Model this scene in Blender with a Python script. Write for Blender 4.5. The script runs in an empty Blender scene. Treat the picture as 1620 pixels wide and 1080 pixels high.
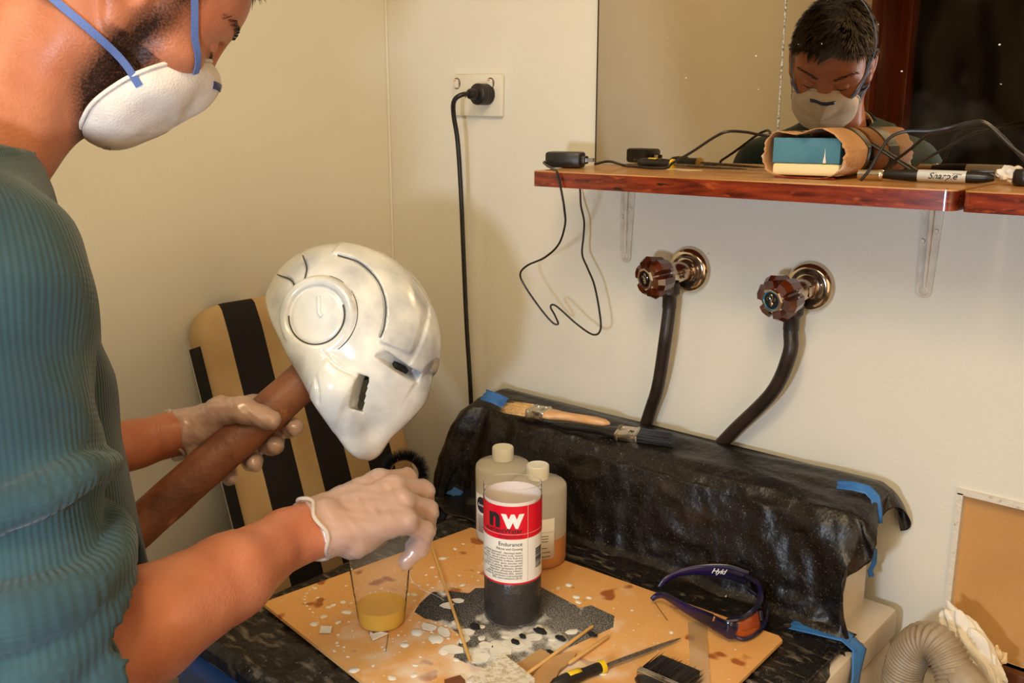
import bpy, bmesh, math, random
import numpy as np
from mathutils import Vector, Matrix, noise
from mathutils.bvhtree import BVHTree

# ---------------------------------------------------------------- camera, world, lamps, exposure
SC = bpy.context.scene
COL = SC.collection
F = 1490.0; YAW = .7229; PIT = .2328
CAM = np.array([1.406, -1.237, 1.50])
CF = np.array([-math.sin(YAW)*math.cos(PIT), math.cos(YAW)*math.cos(PIT), -math.sin(PIT)])
CR = np.array([math.cos(YAW), math.sin(YAW), 0.0])
CU = np.cross(CR, CF)
cd = bpy.data.cameras.new('camera'); cam = bpy.data.objects.new('camera', cd); COL.objects.link(cam)
cd.sensor_width = 36.0; cd.lens = F*36.0/1620.0; cd.clip_start = .02
cam.matrix_world = Matrix(((CR[0], CU[0], -CF[0], CAM[0]), (CR[1], CU[1], -CF[1], CAM[1]), (CR[2], CU[2], -CF[2], CAM[2]), (0, 0, 0, 1)))
SC.camera = cam
w = bpy.data.worlds.new('world'); SC.world = w; w.use_nodes = True
w.node_tree.nodes['Background'].inputs[0].default_value = (.9, .6, .35, 1)
w.node_tree.nodes['Background'].inputs[1].default_value = .02
SC.view_settings.view_transform = 'Standard'; SC.view_settings.look = 'None'
SC.view_settings.exposure = 0.0; SC.view_settings.gamma = 1.0; SC.view_settings.use_curve_mapping = False
def lamp(name, kind, loc, power, color, size, target=None):
    d = bpy.data.lights.new(name, kind); d.energy = power; d.color = color
    if kind == 'AREA': d.size = size
    else: d.shadow_soft_size = size
    o = bpy.data.objects.new(name, d); COL.objects.link(o); o.location = loc
    if target is not None:
        o.rotation_euler = (Vector(target)-Vector(loc)).to_track_quat('-Z', 'Y').to_euler()
    return o
FL = CAM - .40*CR - .20*CU - .05*CF
fl_ = lamp('flash_lamp', 'SPOT', tuple(FL), 35.0, (.72, .83, 1.0), .05, tuple(CAM+CF*1.5+CU*.05-CR*.06)); fl_.data.spot_size = math.radians(88); fl_.data.spot_blend = .5
lamp('room_bulb', 'POINT', (1.15, -1.15, 2.30), 14.0, (1.0, .68, .40), .09)
lamp('ceiling_bounce', 'AREA', (1.15, -1.45, 2.46), 20.0, (1.0, .92, .62), .9, (.75, -.45, 1.0))  # added soft area light standing in for flash bounced off the ceiling
lamp('side_fill', 'AREA', (2.52, -1.15, 1.35), 14.0, (1.0, .70, .44), 1.5, (.4, -.5, 1.1))  # unseen fill added to lift the ambient level; the wall has no doorway

def at(px, py, x=None, y=None, z=None, d=None):
    """the point seen at a photograph pixel, on the plane x=, y=, z= or at depth d"""
    D = CF + CR*(px-810)/F + CU*(540-py)/F
    if d is not None: t = d
    elif x is not None: t = (x-CAM[0])/D[0]
    elif y is not None: t = (y-CAM[1])/D[1]
    else: t = (z-CAM[2])/D[2]
    return CAM + D*t
V3 = lambda *a: np.array(a, float)
def unit(v): v = np.asarray(v, float); return v/np.linalg.norm(v)

# ---------------------------------------------------------------- materials
def lin(c):
    c = [v/255.0 for v in c]
    return tuple(v/12.92 if v <= .04045 else ((v+.055)/1.055)**2.4 for v in c)+(1.0,)
def mat(name, col, rough=.5, metal=0.0, col2=None, nscale=30.0, lo=.4, hi=.6, bump=0.0, bscale=200.0, spec=.5, detail=4.0, coat=0.0, sss=0.0, trans=0.0, stretch=None):
    m = bpy.data.materials.new(name); m.use_nodes = True
    nt = m.node_tree; b = nt.nodes['Principled BSDF']
    b.inputs['Base Color'].default_value = lin(col); b.inputs['Roughness'].default_value = rough
    b.inputs['Metallic'].default_value = metal; b.inputs['Specular IOR Level'].default_value = spec
    b.inputs['Coat Weight'].default_value = coat; b.inputs['Subsurface Weight'].default_value = sss
    b.inputs['Transmission Weight'].default_value = trans
    if sss: b.inputs['Subsurface Radius'].default_value = (.012, .005, .003); b.inputs['Subsurface Scale'].default_value = 1.0
    tc = nt.nodes.new('ShaderNodeTexCoord'); src = tc.outputs['Object']
    if stretch:
        mp = nt.nodes.new('ShaderNodeMapping'); mp.inputs['Scale'].default_value = stretch
        nt.links.new(src, mp.inputs[0]); src = mp.outputs[0]
    m['src'] = 1
    if col2 is not None:
        n = nt.nodes.new('ShaderNodeTexNoise'); n.inputs['Scale'].default_value = nscale; n.inputs['Detail'].default_value = detail
        nt.links.new(src, n.inputs['Vector'])
        r = nt.nodes.new('ShaderNodeValToRGB'); e = r.color_ramp.elements
        e[0].position = lo; e[1].position = hi; e[0].color = lin(col); e[1].color = lin(col2)
        nt.links.new(n.outputs['Fac'], r.inputs[0]); nt.links.new(r.outputs[0], b.inputs['Base Color'])
    if bump:
        n = nt.nodes.new('ShaderNodeTexNoise'); n.inputs['Scale'].default_value = bscale; n.inputs['Detail'].default_value = 3.0
        nt.links.new(src, n.inputs['Vector'])
        bp = nt.nodes.new('ShaderNodeBump'); bp.inputs['Strength'].default_value = bump; bp.inputs['Distance'].default_value = .004
        nt.links.new(n.outputs['Fac'], bp.inputs['Height']); nt.links.new(bp.outputs[0], b.inputs['Normal'])
    return m
def layer(m, col, nscale, lo, hi, detail=3.0, stretch=None, rough=None, mask=None):
    """a further coat of spots or dust over a material's colour"""
    nt = m.node_tree; b = nt.nodes['Principled BSDF']
    tc = nt.nodes.new('ShaderNodeTexCoord'); src = tc.outputs['Object']
    if stretch:
        mp = nt.nodes.new('ShaderNodeMapping'); mp.inputs['Scale'].default_value = stretch
        nt.links.new(src, mp.inputs[0]); src = mp.outputs[0]
    n = nt.nodes.new('ShaderNodeTexNoise'); n.inputs['Scale'].default_value = nscale; n.inputs['Detail'].default_value = detail
    nt.links.new(src, n.inputs['Vector'])
    r = nt.nodes.new('ShaderNodeMapRange'); r.inputs['From Min'].default_value = lo; r.inputs['From Max'].default_value = hi
    fac = n.outputs['Fac']
    if mask is not None:                                   # a dusty area: (centre, radius, weight)
        c, rad, wt = mask
        vm = nt.nodes.new('ShaderNodeVectorMath'); vm.operation = 'DISTANCE'; vm.inputs[1].default_value = c
        nt.links.new(tc.outputs['Object'], vm.inputs[0])
        mr = nt.nodes.new('ShaderNodeMapRange'); mr.inputs['From Min'].default_value = 0; mr.inputs['From Max'].default_value = rad
        mr.inputs['To Min'].default_value = wt; mr.inputs['To Max'].default_value = -.12
        nt.links.new(vm.outputs['Value'], mr.inputs['Value'])
        ad = nt.nodes.new('ShaderNodeMath'); nt.links.new(fac, ad.inputs[0]); nt.links.new(mr.outputs[0], ad.inputs[1]); fac = ad.outputs[0]
    nt.links.new(fac, r.inputs['Value'])
    mx = nt.nodes.new('ShaderNodeMix'); mx.data_type = 'RGBA'
    inp = b.inputs['Base Color']
    if inp.is_linked: nt.links.new(inp.links[0].from_socket, mx.inputs[6])
    else: mx.inputs[6].default_value = inp.default_value
    mx.inputs[7].default_value = lin(col)
    nt.links.new(r.outputs[0], mx.inputs[0]); nt.links.new(mx.outputs[2], inp)
    if rough is not None:
        mf = nt.nodes.new('ShaderNodeMix'); mf.inputs[2].default_value = b.inputs['Roughness'].default_value; mf.inputs[3].default_value = rough
        nt.links.new(r.outputs[0], mf.inputs[0]); nt.links.new(mf.outputs[0], b.inputs['Roughness'])
    return m
def clear(name, col, opacity, rough=.08, tint=(255, 255, 255), gloss=.12):
    """thin see-through plastic: tinted transparency + some body colour + a sheen that grows at grazing angles"""
    m = bpy.data.materials.new(name); m.use_nodes = True; nt = m.node_tree; nt.nodes.clear()
    o = nt.nodes.new('ShaderNodeOutputMaterial')
    t = nt.nodes.new('ShaderNodeBsdfTransparent'); t.inputs[0].default_value = lin(tint)
    d = nt.nodes.new('ShaderNodeBsdfDiffuse'); d.inputs[0].default_value = lin(col)
    tl = nt.nodes.new('ShaderNodeBsdfTranslucent'); tl.inputs[0].default_value = lin(col)
    dm = nt.nodes.new('ShaderNodeMixShader'); dm.inputs[0].default_value = .4
    nt.links.new(d.outputs[0], dm.inputs[1]); nt.links.new(tl.outputs[0], dm.inputs[2])
    a = nt.nodes.new('ShaderNodeMixShader'); a.inputs[0].default_value = opacity
    nt.links.new(t.outputs[0], a.inputs[1]); nt.links.new(dm.outputs[0], a.inputs[2])
    g = nt.nodes.new('ShaderNodeBsdfGlossy'); g.inputs['Roughness'].default_value = rough
    lw = nt.nodes.new('ShaderNodeLayerWeight'); lw.inputs[0].default_value = gloss
    mx = nt.nodes.new('ShaderNodeMixShader')
    nt.links.new(lw.outputs['Fresnel'], mx.inputs[0]); nt.links.new(a.outputs[0], mx.inputs[1]); nt.links.new(g.outputs[0], mx.inputs[2])
    nt.links.new(mx.outputs[0], o.inputs[0])
    return m

# ---------------------------------------------------------------- mesh building
class MB:
    def __init__(s): s.v = []; s.f = []
    def add(s, vs, fs):
        k = len(s.v); s.v.extend(tuple(float(c) for c in p) for p in vs); s.f.extend(tuple(i+k for i in q) for q in fs); return s
    def box(s, lo, hi, M=None, bev=0.0):
        bm = bmesh.new(); bmesh.ops.create_cube(bm, size=1.0)
        lo = np.array(lo, float); hi = np.array(hi, float)
        for v in bm.verts: v.co = Vector((lo+hi)/2+np.array(v.co)*(hi-lo))
        if bev: bmesh.ops.bevel(bm, geom=bm.edges[:], offset=bev, segments=2, affect='EDGES', profile=.5)
        return s.bm(bm, M)
    def bm(s, bm, M=None):
        bm.verts.index_update()
        vs = [(M @ v.co) if M is not None else v.co.copy() for v in bm.verts]
        fs = [[v.index for v in f.verts] for f in bm.faces]; bm.free()
        return s.add(vs, fs)
    def tube(s, pts, rad, n=10, caps=True, closed=False, flat=None):
        P = [np.array(p, float) for p in pts]; m = len(P)
        R = rad if hasattr(rad, '__len__') else [rad]*m
        T = []
        for i in range(m):
            a = P[(i-1) % m] if (closed or i > 0) else P[0]; b = P[(i+1) % m] if (closed or i < m-1) else P[-1]
            T.append(unit(b-a))
        nrm = np.cross(T[0], V3(0, 0, 1))
        if np.linalg.norm(nrm) < .1: nrm = np.cross(T[0], V3(0, 1, 0))
        nrm = unit(nrm); vs = []
        for i in range(m):
            nrm = unit(nrm - T[i]*np.dot(nrm, T[i])); bi = np.cross(T[i], nrm)
            for k in range(n):
                a = 2*math.pi*k/n
                vs.append(P[i]+R[i]*(math.cos(a)*nrm+math.sin(a)*bi*(flat or 1.0)))
        fs = []
        for i in range(m if closed else m-1):
            j = (i+1) % m
            for k in range(n): fs.append((i*n+k, i*n+(k+1) % n, j*n+(k+1) % n, j*n+k))
        if caps and not closed: fs.append(tuple(range(n))[::-1]); fs.append(tuple((m-1)*n+k for k in range(n)))
        return s.add(vs, fs)
    def lathe(s, prof, n=32, M=None, c=(0, 0, 0)):
        """profile of (radius, height) turned about z"""
        vs = []; fs = []; m = len(prof)
        for (r, z) in prof:
            for k in range(n):
                a = 2*math.pi*k/n; p = Vector((r*math.cos(a)+c[0], r*math.sin(a)+c[1], z+c[2])); vs.append(M @ p if M is not None else p)
        for i in range(m-1):
            for k in range(n): fs.append((i*n+k, i*n+(k+1) % n, (i+1)*n+(k+1) % n, (i+1)*n+k))
        if prof[0][0] > 1e-6: fs.append(tuple(range(n))[::-1])
        if prof[-1][0] > 1e-6: fs.append(tuple((m-1)*n+k for k in range(n)))
        return s.add(vs, fs)
    def prism(s, poly, z0, z1, M=None, wob=0.0):
        n = len(poly); vs = [Vector((p[0], p[1], z0)) for p in poly]+[Vector((p[0], p[1], z1+(random.uniform(-wob, wob) if wob else 0))) for p in poly]
        if M is not None: vs = [M @ v for v in vs]
        fs = [tuple(range(n))[::-1], tuple(range(n, 2*n))]+[(i, (i+1) % n, n+(i+1) % n, n+i) for i in range(n)]
        return s.add(vs, fs)
    def grid(s, nu, nv, fn, closed_u=False):
        vs = [fn(i/(nu-1) if not closed_u else i/nu, j/(nv-1)) for i in range(nu) for j in range(nv)]
        fs = []
        for i in range(nu if closed_u else nu-1):
            for j in range(nv-1): a = i*nv+j; b = ((i+1) % nu)*nv+j; fs.append((a, b, b+1, a+1))
        return s.add(vs, fs)
    def build(s, name, material, parent=None, smooth=True, sharp=40, solid=0.0, loc=None):
        me = bpy.data.meshes.new(name); vs = s.v
        if loc is not None: vs = [(v[0]-loc[0], v[1]-loc[1], v[2]-loc[2]) for v in vs]
        me.from_pydata(vs, [], s.f); me.materials.append(material)
        if smooth:
            me.polygons.foreach_set('use_smooth', [True]*len(me.polygons))
            if sharp: me.set_sharp_from_angle(angle=math.radians(sharp))
        o = bpy.data.objects.new(name, me); COL.objects.link(o)
        if loc is not None: o.location = loc
        if parent is not None: o.parent = parent
        if solid:
            md = o.modifiers.new('thickness', 'SOLIDIFY'); md.thickness = solid; md.offset = 0
        return o
def part(mb, name, material, root, **k):
    """a part modelled in world space, under a thing whose Empty stands at root.location"""
    L = root.location if root.type == 'EMPTY' else Vector((0, 0, 0))
    mb.v = [(v[0]-L[0], v[1]-L[1], v[2]-L[2]) for v in mb.v]
    return mb.build(name, material, root, **k)
def thing(name, label, cat, loc=(0, 0, 0), group=None):
    o = bpy.data.objects.new(name, None); COL.objects.link(o); o.location = tuple(float(c) for c in loc); o.empty_display_size = .05
    return tag(o, label, cat, group)
def tag(o, label, cat, group=None):
    o['label'] = label; o['category'] = cat
    if group: o['group'] = group
    return o
def struct(o): o['kind'] = 'structure'; return o
def stuff(o): o['kind'] = 'stuff'; return o
def copy_tree(o, parent=None):
    c = o.copy(); COL.objects.link(c); c.parent = parent
    for ch in list(o.children): copy_tree(ch, c)
    return c
def frame(o, x, z):
    """matrix with local x along x, local z near z, origin at o"""
    x = unit(x); z = np.asarray(z, float); z = unit(z-x*np.dot(x, z)); y = np.cross(z, x)
    return Matrix(((x[0], y[0], z[0], o[0]), (x[1], y[1], z[1], o[1]), (x[2], y[2], z[2], o[2]), (0, 0, 0, 1)))
def spline(pts, n=8):
    """Catmull-Rom through the points"""
    P = [np.array(p, float) for p in pts]; P = [2*P[0]-P[1]]+P+[2*P[-1]-P[-2]]; out = []
    for i in range(1, len(P)-2):
        for k in range(n):
            t = k/n
            out.append(.5*((2*P[i])+(-P[i-1]+P[i+1])*t+(2*P[i-1]-5*P[i]+4*P[i+1]-P[i+2])*t*t+(-P[i-1]+3*P[i]-3*P[i+1]+P[i+2])*t**3))
    out.append(P[-2]); return out
def text(s, size, bold=0.0, shear=0.0, align='LEFT', spacing=1.0):
    c = bpy.data.curves.new('t', 'FONT'); c.body = s; c.size = size; c.offset = bold; c.shear = shear; c.align_x = align; c.space_character = spacing; c.resolution_u = 3
    o = bpy.data.objects.new('t', c); COL.objects.link(o)
    bpy.context.view_layer.update()
    me = bpy.data.meshes.new_from_object(o.evaluated_get(bpy.context.evaluated_depsgraph_get()))
    vs = [tuple(v.co) for v in me.vertices]; fs = [tuple(p.vertices) for p in me.polygons]
    bpy.data.objects.remove(o); bpy.data.curves.remove(c); bpy.data.meshes.remove(me)
    return vs, fs
def wrap_text(mb, t, c, R, th0, z):
    vs, fs = t
    return mb.add([(c[0]+R*math.cos(th0+v[0]/R), c[1]+R*math.sin(th0+v[0]/R), c[2]+z+v[1]) for v in vs], fs)
def flat_text(mb, t, M): return mb.add([M @ Vector((v[0], v[1], 0)) for v in t[0]], t[1])
def nz(p, s=1.0, o=0.0): return noise.noise(Vector((p[0]*s+o, p[1]*s+o*1.7, p[2]*s-o)))

# ---------------------------------------------------------------- smooth bodies: signed distance + surface nets
class SDF:
    def __init__(s, lo, hi, h):
        s.lo = np.array(lo, np.float32); s.h = h
        n = np.ceil((np.array(hi)-np.array(lo))/h).astype(int)+1; s.n = n
        s.D = np.full(n, 10.0, np.float32); s.ax = [s.lo[i]+h*np.arange(n[i], dtype=np.float32) for i in range(3)]
    def box(s, lo, hi):
        a = np.clip(np.floor((np.array(lo)-s.lo)/s.h).astype(int), 0, s.n); b = np.clip(np.ceil((np.array(hi)-s.lo)/s.h).astype(int)+1, 0, s.n)
        if (b <= a).any(): return None
        sl = tuple(slice(a[i], b[i]) for i in range(3))
        P = np.stack(np.meshgrid(*[s.ax[i][sl[i]] for i in range(3)], indexing='ij'), -1)
        return sl, P
    def put(s, sl, d, k, op):
        E = s.D[sl]
        if op == '-':
            d = -d
            if k: hh = np.clip(.5-.5*(E-d)/k, 0, 1); s.D[sl] = E+(d-E)*hh+k*hh*(1-hh)
            else: s.D[sl] = np.maximum(E, d)
        else:
            if k: hh = np.clip(.5+.5*(E-d)/k, 0, 1); s.D[sl] = E+(d-E)*hh-k*hh*(1-hh)
            else: s.D[sl] = np.minimum(E, d)
    def cone(s, a, b, r1, r2, k=.008, op='+'):
        a = np.array(a, np.float32); b = np.array(b, np.float32); r = max(r1, r2)+k+4*s.h
        g = s.box(np.minimum(a, b)-r, np.maximum(a, b)+r)
        if g is None: return s
        sl, P = g; ab = b-a; t = np.clip(((P-a)@ab)/max(float(ab@ab), 1e-9), 0, 1)
        d = np.linalg.norm(P-a-t[..., None]*ab, axis=-1)-(r1+(r2-r1)*t)
        s.put(sl, d, k, op); return s
    def chain(s, pts, rads, k=.008):
        for i in range(len(pts)-1): s.cone(pts[i], pts[i+1], rads[i], rads[i+1], k)
        return s
    def ell(s, c, r, M=None, k=.01, op='+'):
        """ellipsoid; M 3x3 with its axes as columns"""
        c = np.array(c, np.float32); r = np.array(r, np.float32); m = float(max(r))+k+4*s.h
        g = s.box(c-m, c+m)
        if g is None: return s
        sl, P = g; q = P-c
        if M is not None: q = q@np.array(M, np.float32)
        k0 = np.linalg.norm(q/r, axis=-1); k1 = np.linalg.norm(q/(r*r), axis=-1)+1e-6
        s.put(sl, k0*(k0-1)/k1, k, op); return s
    def mesh(s):
        D = s.D; S = D < 0; n0, n1, n2 = D.shape
        cs = [(i, j, k) for i in (0, 1) for j in (0, 1) for k in (0, 1)]
        def sub(A, c): return A[c[0]:n0-1+c[0], c[1]:n1-1+c[1], c[2]:n2-1+c[2]]
        cnt = sum(sub(S, c).astype(np.int8) for c in cs); act = (cnt > 0) & (cnt < 8)
        idx = np.full(act.shape, -1, np.int64); I = np.argwhere(act); idx[act] = np.arange(len(I))
        pos = np.zeros((len(I), 3), np.float32); num = np.zeros(len(I), np.float32)
        for c in cs:
            for ax in range(3):
                if c[ax] == 0:
                    e = list(c); e[ax] = 1
                    d1 = sub(D, c)[act]; d2 = sub(D, e)[act]; x = (d1 < 0) != (d2 < 0)
                    t = np.where(x, d1/np.where(x, d1-d2, 1), 0)
                    p = np.repeat(np.array([c], np.float32), len(I), 0); p[:, ax] += t
                    pos += p*x[:, None]; num += x
        V = s.lo+s.h*(I+pos/num[:, None])
        Q = []
        for ax in range(3):
            o1, o2 = (ax+1) % 3, (ax+2) % 3
            lo = [slice(None)]*3; hi = [slice(None)]*3; lo[ax] = slice(0, -1); hi[ax] = slice(1, None)
            x = S[tuple(lo)] != S[tuple(hi)]
            E = np.argwhere(x); ok = (E[:, o1] > 0) & (E[:, o2] > 0) & (E[:, o1] < D.shape[o1]-1) & (E[:, o2] < D.shape[o2]-1); E = E[ok]
            if not len(E): continue
            def g(a, b):
                J = E.copy(); J[:, o1] -= a; J[:, o2] -= b; return idx[J[:, 0], J[:, 1], J[:, 2]]
            q = np.stack([g(1, 1), g(0, 1), g(0, 0), g(1, 0)], 1)
            ins = S[E[:, 0], E[:, 1], E[:, 2]]; q[~ins] = q[~ins][:, ::-1]; Q.append(q)
        Q = np.concatenate(Q); Q = Q[(Q >= 0).all(1)]
        return V, Q
def np_object(name, V, Q, material, parent=None, smooth=True):
    me = bpy.data.meshes.new(name); me.from_pydata(V.tolist(), [], Q.tolist()); me.materials.append(material)
    me.polygons.foreach_set('use_smooth', [smooth]*len(me.polygons))
    o = bpy.data.objects.new(name, me); COL.objects.link(o)
    if parent is not None: o.parent = parent
    return o
def join(meshes):
    Vs = []; Qs = []; k = 0
    for V, Q in meshes: Vs.append(V); Qs.append(Q+k); k += len(V)
    return np.concatenate(Vs), np.concatenate(Qs)

# ================================================================ THE ROOM
def wall_mat(name, c1, c2):
    m = mat(name, c1, .55, col2=c2, nscale=3.0, lo=.3, hi=.75, bump=.10, bscale=260.0, spec=.25)
    layer(m, (120, 90, 55), 22.0, .73, .80, 5.0)          # scuffs and fly specks
    return m
M_WALL = wall_mat('painted_wall', (229, 225, 212), (222, 217, 202))
M_FLOOR = mat('floor_tile', (120, 100, 80), .4, col2=(100, 84, 66), nscale=6)
M_CEIL = mat('ceiling_paint', (225, 218, 200), .7)
M_RED = mat('red_timber', (122, 52, 22), .3, col2=(96, 38, 15), nscale=6, stretch=(9, 9, .8), coat=.3)
WX0, WX1, WZ0, WZ1 = 1.0885, 1.46, .812, 1.03             # the low amber window
b = MB(); b.box((-.12, 0, 0), (WX0, .12, 2.5)); b.box((WX1, 0, 0), (2.72, .12, 2.5)); b.box((WX0, 0, 0), (WX1, .12, WZ0)); b.box((WX0, 0, WZ1), (WX1, .12, 2.5))
struct(b.build('wall_back', M_WALL, smooth=False))
b = MB(); b.box((-.12, -2.34, 0), (0, 0, 2.5)); b.box((-.12, -2.94, 2.08), (0, -2.34, 2.5)); b.box((-.12, -2.94, 0), (0, -2.80, 2.08))
struct(b.build('wall_left', M_WALL, smooth=False))
b = MB(); b.box((2.6, -2.94, 0), (2.72, 0, 2.5)); struct(b.build('wall_right', M_WALL, smooth=False))
b = MB(); b.box((-.12, -2.94, 0), (2.72, -2.82, 2.5)); struct(b.build('wall_front', M_WALL, smooth=False))
b = MB(); b.box((-.12, -2.94, -.1), (2.72, .12, 0)); struct(b.build('floor', M_FLOOR, smooth=False))
b = MB(); b.box((-.12, -2.94, 2.5), (2.72, .12, 2.6)); struct(b.build('ceiling', M_CEIL, smooth=False))
b = MB(); b.tube([(.0022, -.0022, 0), (.0022, -.0022, 2.5)], .0024, 6); struct(b.build('trim_1', mat('corner_sealant', (230, 226, 210), .6)))
# door seen in the mirror
d = struct(thing('door_1', 'x', 'x', (0, -2.57, 0))); del d['label']; del d['category']
b = MB(); b.box((-.09, -2.71, .02), (-.05, -2.41, 2.02)); part(b, 'door_leaf', M_RED, d, smooth=False)
for y0, y1, z0, z1 in ((-2.41, -2.34, 0, 2.08), (-2.80, -2.71, 0, 2.08), (-2.71, -2.41, 2.02, 2.08)):
    b = MB(); b.box((-.11, y0, z0), (.018, y1, z1), bev=.004); part(b, 'door_frame', M_RED, d)
b = MB(); b.tube([(-.05, -2.66, 1.0), (-.01, -2.66, 1.0)], .011, 10); b.tube([(-.012, -2.66, 1.0), (-.008, -2.56, 1.0)], .009, 10)
part(b, 'door_handle', mat('handle_steel', (180, 170, 160), .3, 1.0), d)
# amber window
w1 = struct(thing('window_1', 'x', 'x', (WX0, 0, WZ0))); del w1['label']; del w1['category']
M_AMB = mat('amber_glass', (208, 160, 100), .3, col2=(192, 138, 80), nscale=5, lo=.35, hi=.7, spec=.5)
nt = M_AMB.node_tree; vo = nt.nodes.new('ShaderNodeTexVoronoi'); vo.inputs['Scale'].default_value = 320; vo.inputs['Randomness'].default_value = .15
tc = nt.nodes.new('ShaderNodeTexCoord'); nt.links.new(tc.outputs['Object'], vo.inputs['Vector'])
bp = nt.nodes.new('ShaderNodeBump'); bp.inputs['Strength'].default_value = .25; bp.inputs['Distance'].default_value = .0015; bp.invert = True
nt.links.new(vo.outputs['Distance'], bp.inputs['Height']); nt.links.new(bp.outputs[0], nt.nodes['Principled BSDF'].inputs['Normal'])
b = MB(); b.box((WX0, .010, WZ0), (WX1, .016, WZ1)); part(b, 'pane', M_AMB, w1, smooth=False)
b = MB(); b.box((WX0-.02, -.012, WZ0-.035), (WX1+.02, .012, WZ0), bev=.003); part(b, 'window_sill', mat('brown_sill', (112, 66, 36), .45, col2=(92, 50, 26), nscale=12), w1)
M_CHIP = mat('chipped_white', (222, 214, 198), .6, col2=(190, 174, 150), nscale=90, lo=.62, hi=.74, bump=.5, bscale=150)
b = MB(); n = 60
for (x0, x1, z0, z1) in ((WX0-.004, WX1, WZ1-.002, WZ1+.006), (WX0-.004, WX0+.003, WZ0, WZ1)):
    b.box((x0, -.004, z0), (x1, .010, z1))
part(b, 'window_frame', M_CHIP, w1)

# ================================================================ MIRROR
M_MIR = bpy.data.materials.new('mirror_glass'); M_MIR.use_nodes = True; nt = M_MIR.node_tree; nt.nodes.clear()
o_ = nt.nodes.new('ShaderNodeOutputMaterial'); g = nt.nodes.new('ShaderNodeBsdfGlossy'); g.inputs[0].default_value = (.50, .425, .325, 1); g.inputs['Roughness'].default_value = .0
df = nt.nodes.new('ShaderNodeBsdfDiffuse'); df.inputs[0].default_value = (.8, .76, .66, 1)
tc = nt.nodes.new('ShaderNodeTexCoord'); n1 = nt.nodes.new('ShaderNodeTexNoise'); n1.inputs['Scale'].default_value = 110; n1.inputs['Detail'].default_value = 1
n2 = nt.nodes.new('ShaderNodeTexNoise'); n2.inputs['Scale'].default_value = 9; n2.inputs['Detail'].default_value = 6
mr = nt.nodes.new('ShaderNodeMapRange'); mr.inputs['From Min'].default_value = .80; mr.inputs['From Max'].default_value = .82
m2 = nt.nodes.new('ShaderNodeMapRange'); m2.inputs['From Min'].default_value = .5; m2.inputs['From Max'].default_value = .9; m2.inputs['To Max'].default_value = .06
ad = nt.nodes.new('ShaderNodeMath'); mx = nt.nodes.new('ShaderNodeMixShader')
for a_, b_ in ((tc.outputs['Object'], n1.inputs[0]), (tc.outputs['Object'], n2.inputs[0]), (n1.outputs['Fac'], mr.inputs[0]), (n2.outputs['Fac'], m2.inputs[0]), (mr.outputs[0], ad.inputs[0]), (m2.outputs[0], ad.inputs[1]), (ad.outputs[0], mx.inputs[0]), (g.outputs[0], mx.inputs[1]), (df.outputs[0], mx.inputs[2]), (mx.outputs[0], o_.inputs[0])): nt.links.new(a_, b_)
M_EDGE = mat('mirror_edge', (64, 44, 26), .4)
M_SILVER = mat('chipped_silver', (226, 222, 214), .3, 0.0, col2=(120, 112, 104), nscale=300, lo=.45, hi=.6, bump=1.0, bscale=500)
SZ = 1.4275
random.seed(3)
for k, (x0, x1, lab) in enumerate(((.497, .8035, 'frameless mirror panel above the shelf nearer the room corner'), (.8055, 1.12, 'frameless mirror panel reflecting the masked man above the shelf'))):
    mr_ = thing('mirror', lab, 'mirror', (x0, 0, SZ), 'frameless mirror panels above the shelf')
    b = MB(); b.box((x0, -.005, SZ), (x1, -.0005, 2.03)); part(b, 'mirror_glass', M_MIR, mr_, smooth=False)
    b = MB()
    if k == 0:
        b.box((x0-.0015, -.006, SZ), (x0, -.0005, 2.03)); part(b, 'mirror_edge', M_EDGE, mr_, smooth=False)
    else:
        z = SZ
        while z < 2.03:                                       # the chipped joint between the panels
            q = random.uniform(.0001, .0006); b.box((x0-.0012-q*.8, -.0064, z), (x0+q*.8-.0003, -.0045, z+.0042)); z += .004
        part(b, 'chipped_edge', M_SILVER, mr_, smooth=False)

# ================================================================ SHELF
M_PINE = mat('varnished_pine', (206, 150, 84), .38, col2=(176, 118, 58), nscale=5, lo=.3, hi=.7, stretch=(1.5, 14, 14), coat=.25, bump=.1, bscale=60)
layer(M_PINE, (235, 220, 190), 60, .68, .76, 4)
M_EDGEW = mat('stained_edge', (140, 54, 24), .25, col2=(80, 26, 12), nscale=9, lo=.35, hi=.65, stretch=(2.0, 8, 14), coat=.15)
layer(M_EDGEW, (164, 76, 34), 16, .58, .72, 3, stretch=(2.5, 6, 9)); layer(M_EDGEW, (34, 14, 8), 14, .66, .72, 2, stretch=(2.0, 6, 9))
YF = -.196
def shelf_board(poly, label, loc):
    t = thing('shelf', label, 'shelf', loc, 'pine shelf boards under the mirror')
    c = MB(); c.prism(poly, SZ-.022, SZ-.0015); part(c, 'edge_band', M_EDGEW, t, sharp=30)
    m = sum((np.array(p) for p in poly))/len(poly)
    c = MB(); c.prism([tuple(m+(np.array(p)-m)*.9995) for p in poly], SZ-.0016, SZ); part(c, 'board_top', M_PINE, t, sharp=30)
    return t
arc = [(1.088+.012*math.sin(a), YF+.012-.012*math.cos(a)) for a in np.linspace(0, math.pi/2, 6)]
s1 = shelf_board([(.500, -.0005), (.530, YF)]+arc+[(1.100, -.0005)], 'long varnished pine shelf board with dark red edge under the mirror', (.8, -.1, SZ-.022))
arc2 = [(1.116-.009*math.cos(a), YF+.007-.007*math.sin(a)) for a in np.linspace(0, math.pi/2, 5)]
s2 = shelf_board([(1.1015, -.0005), (1.107, YF+.02)]+arc2+[(1.7, YF), (1.7, -.0005)], 'short continuing shelf board past the rounded joint, mostly out of frame', (1.4, -.1, SZ-.022))
M_NAIL = mat('nail', (40, 26, 18), .5)
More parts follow.
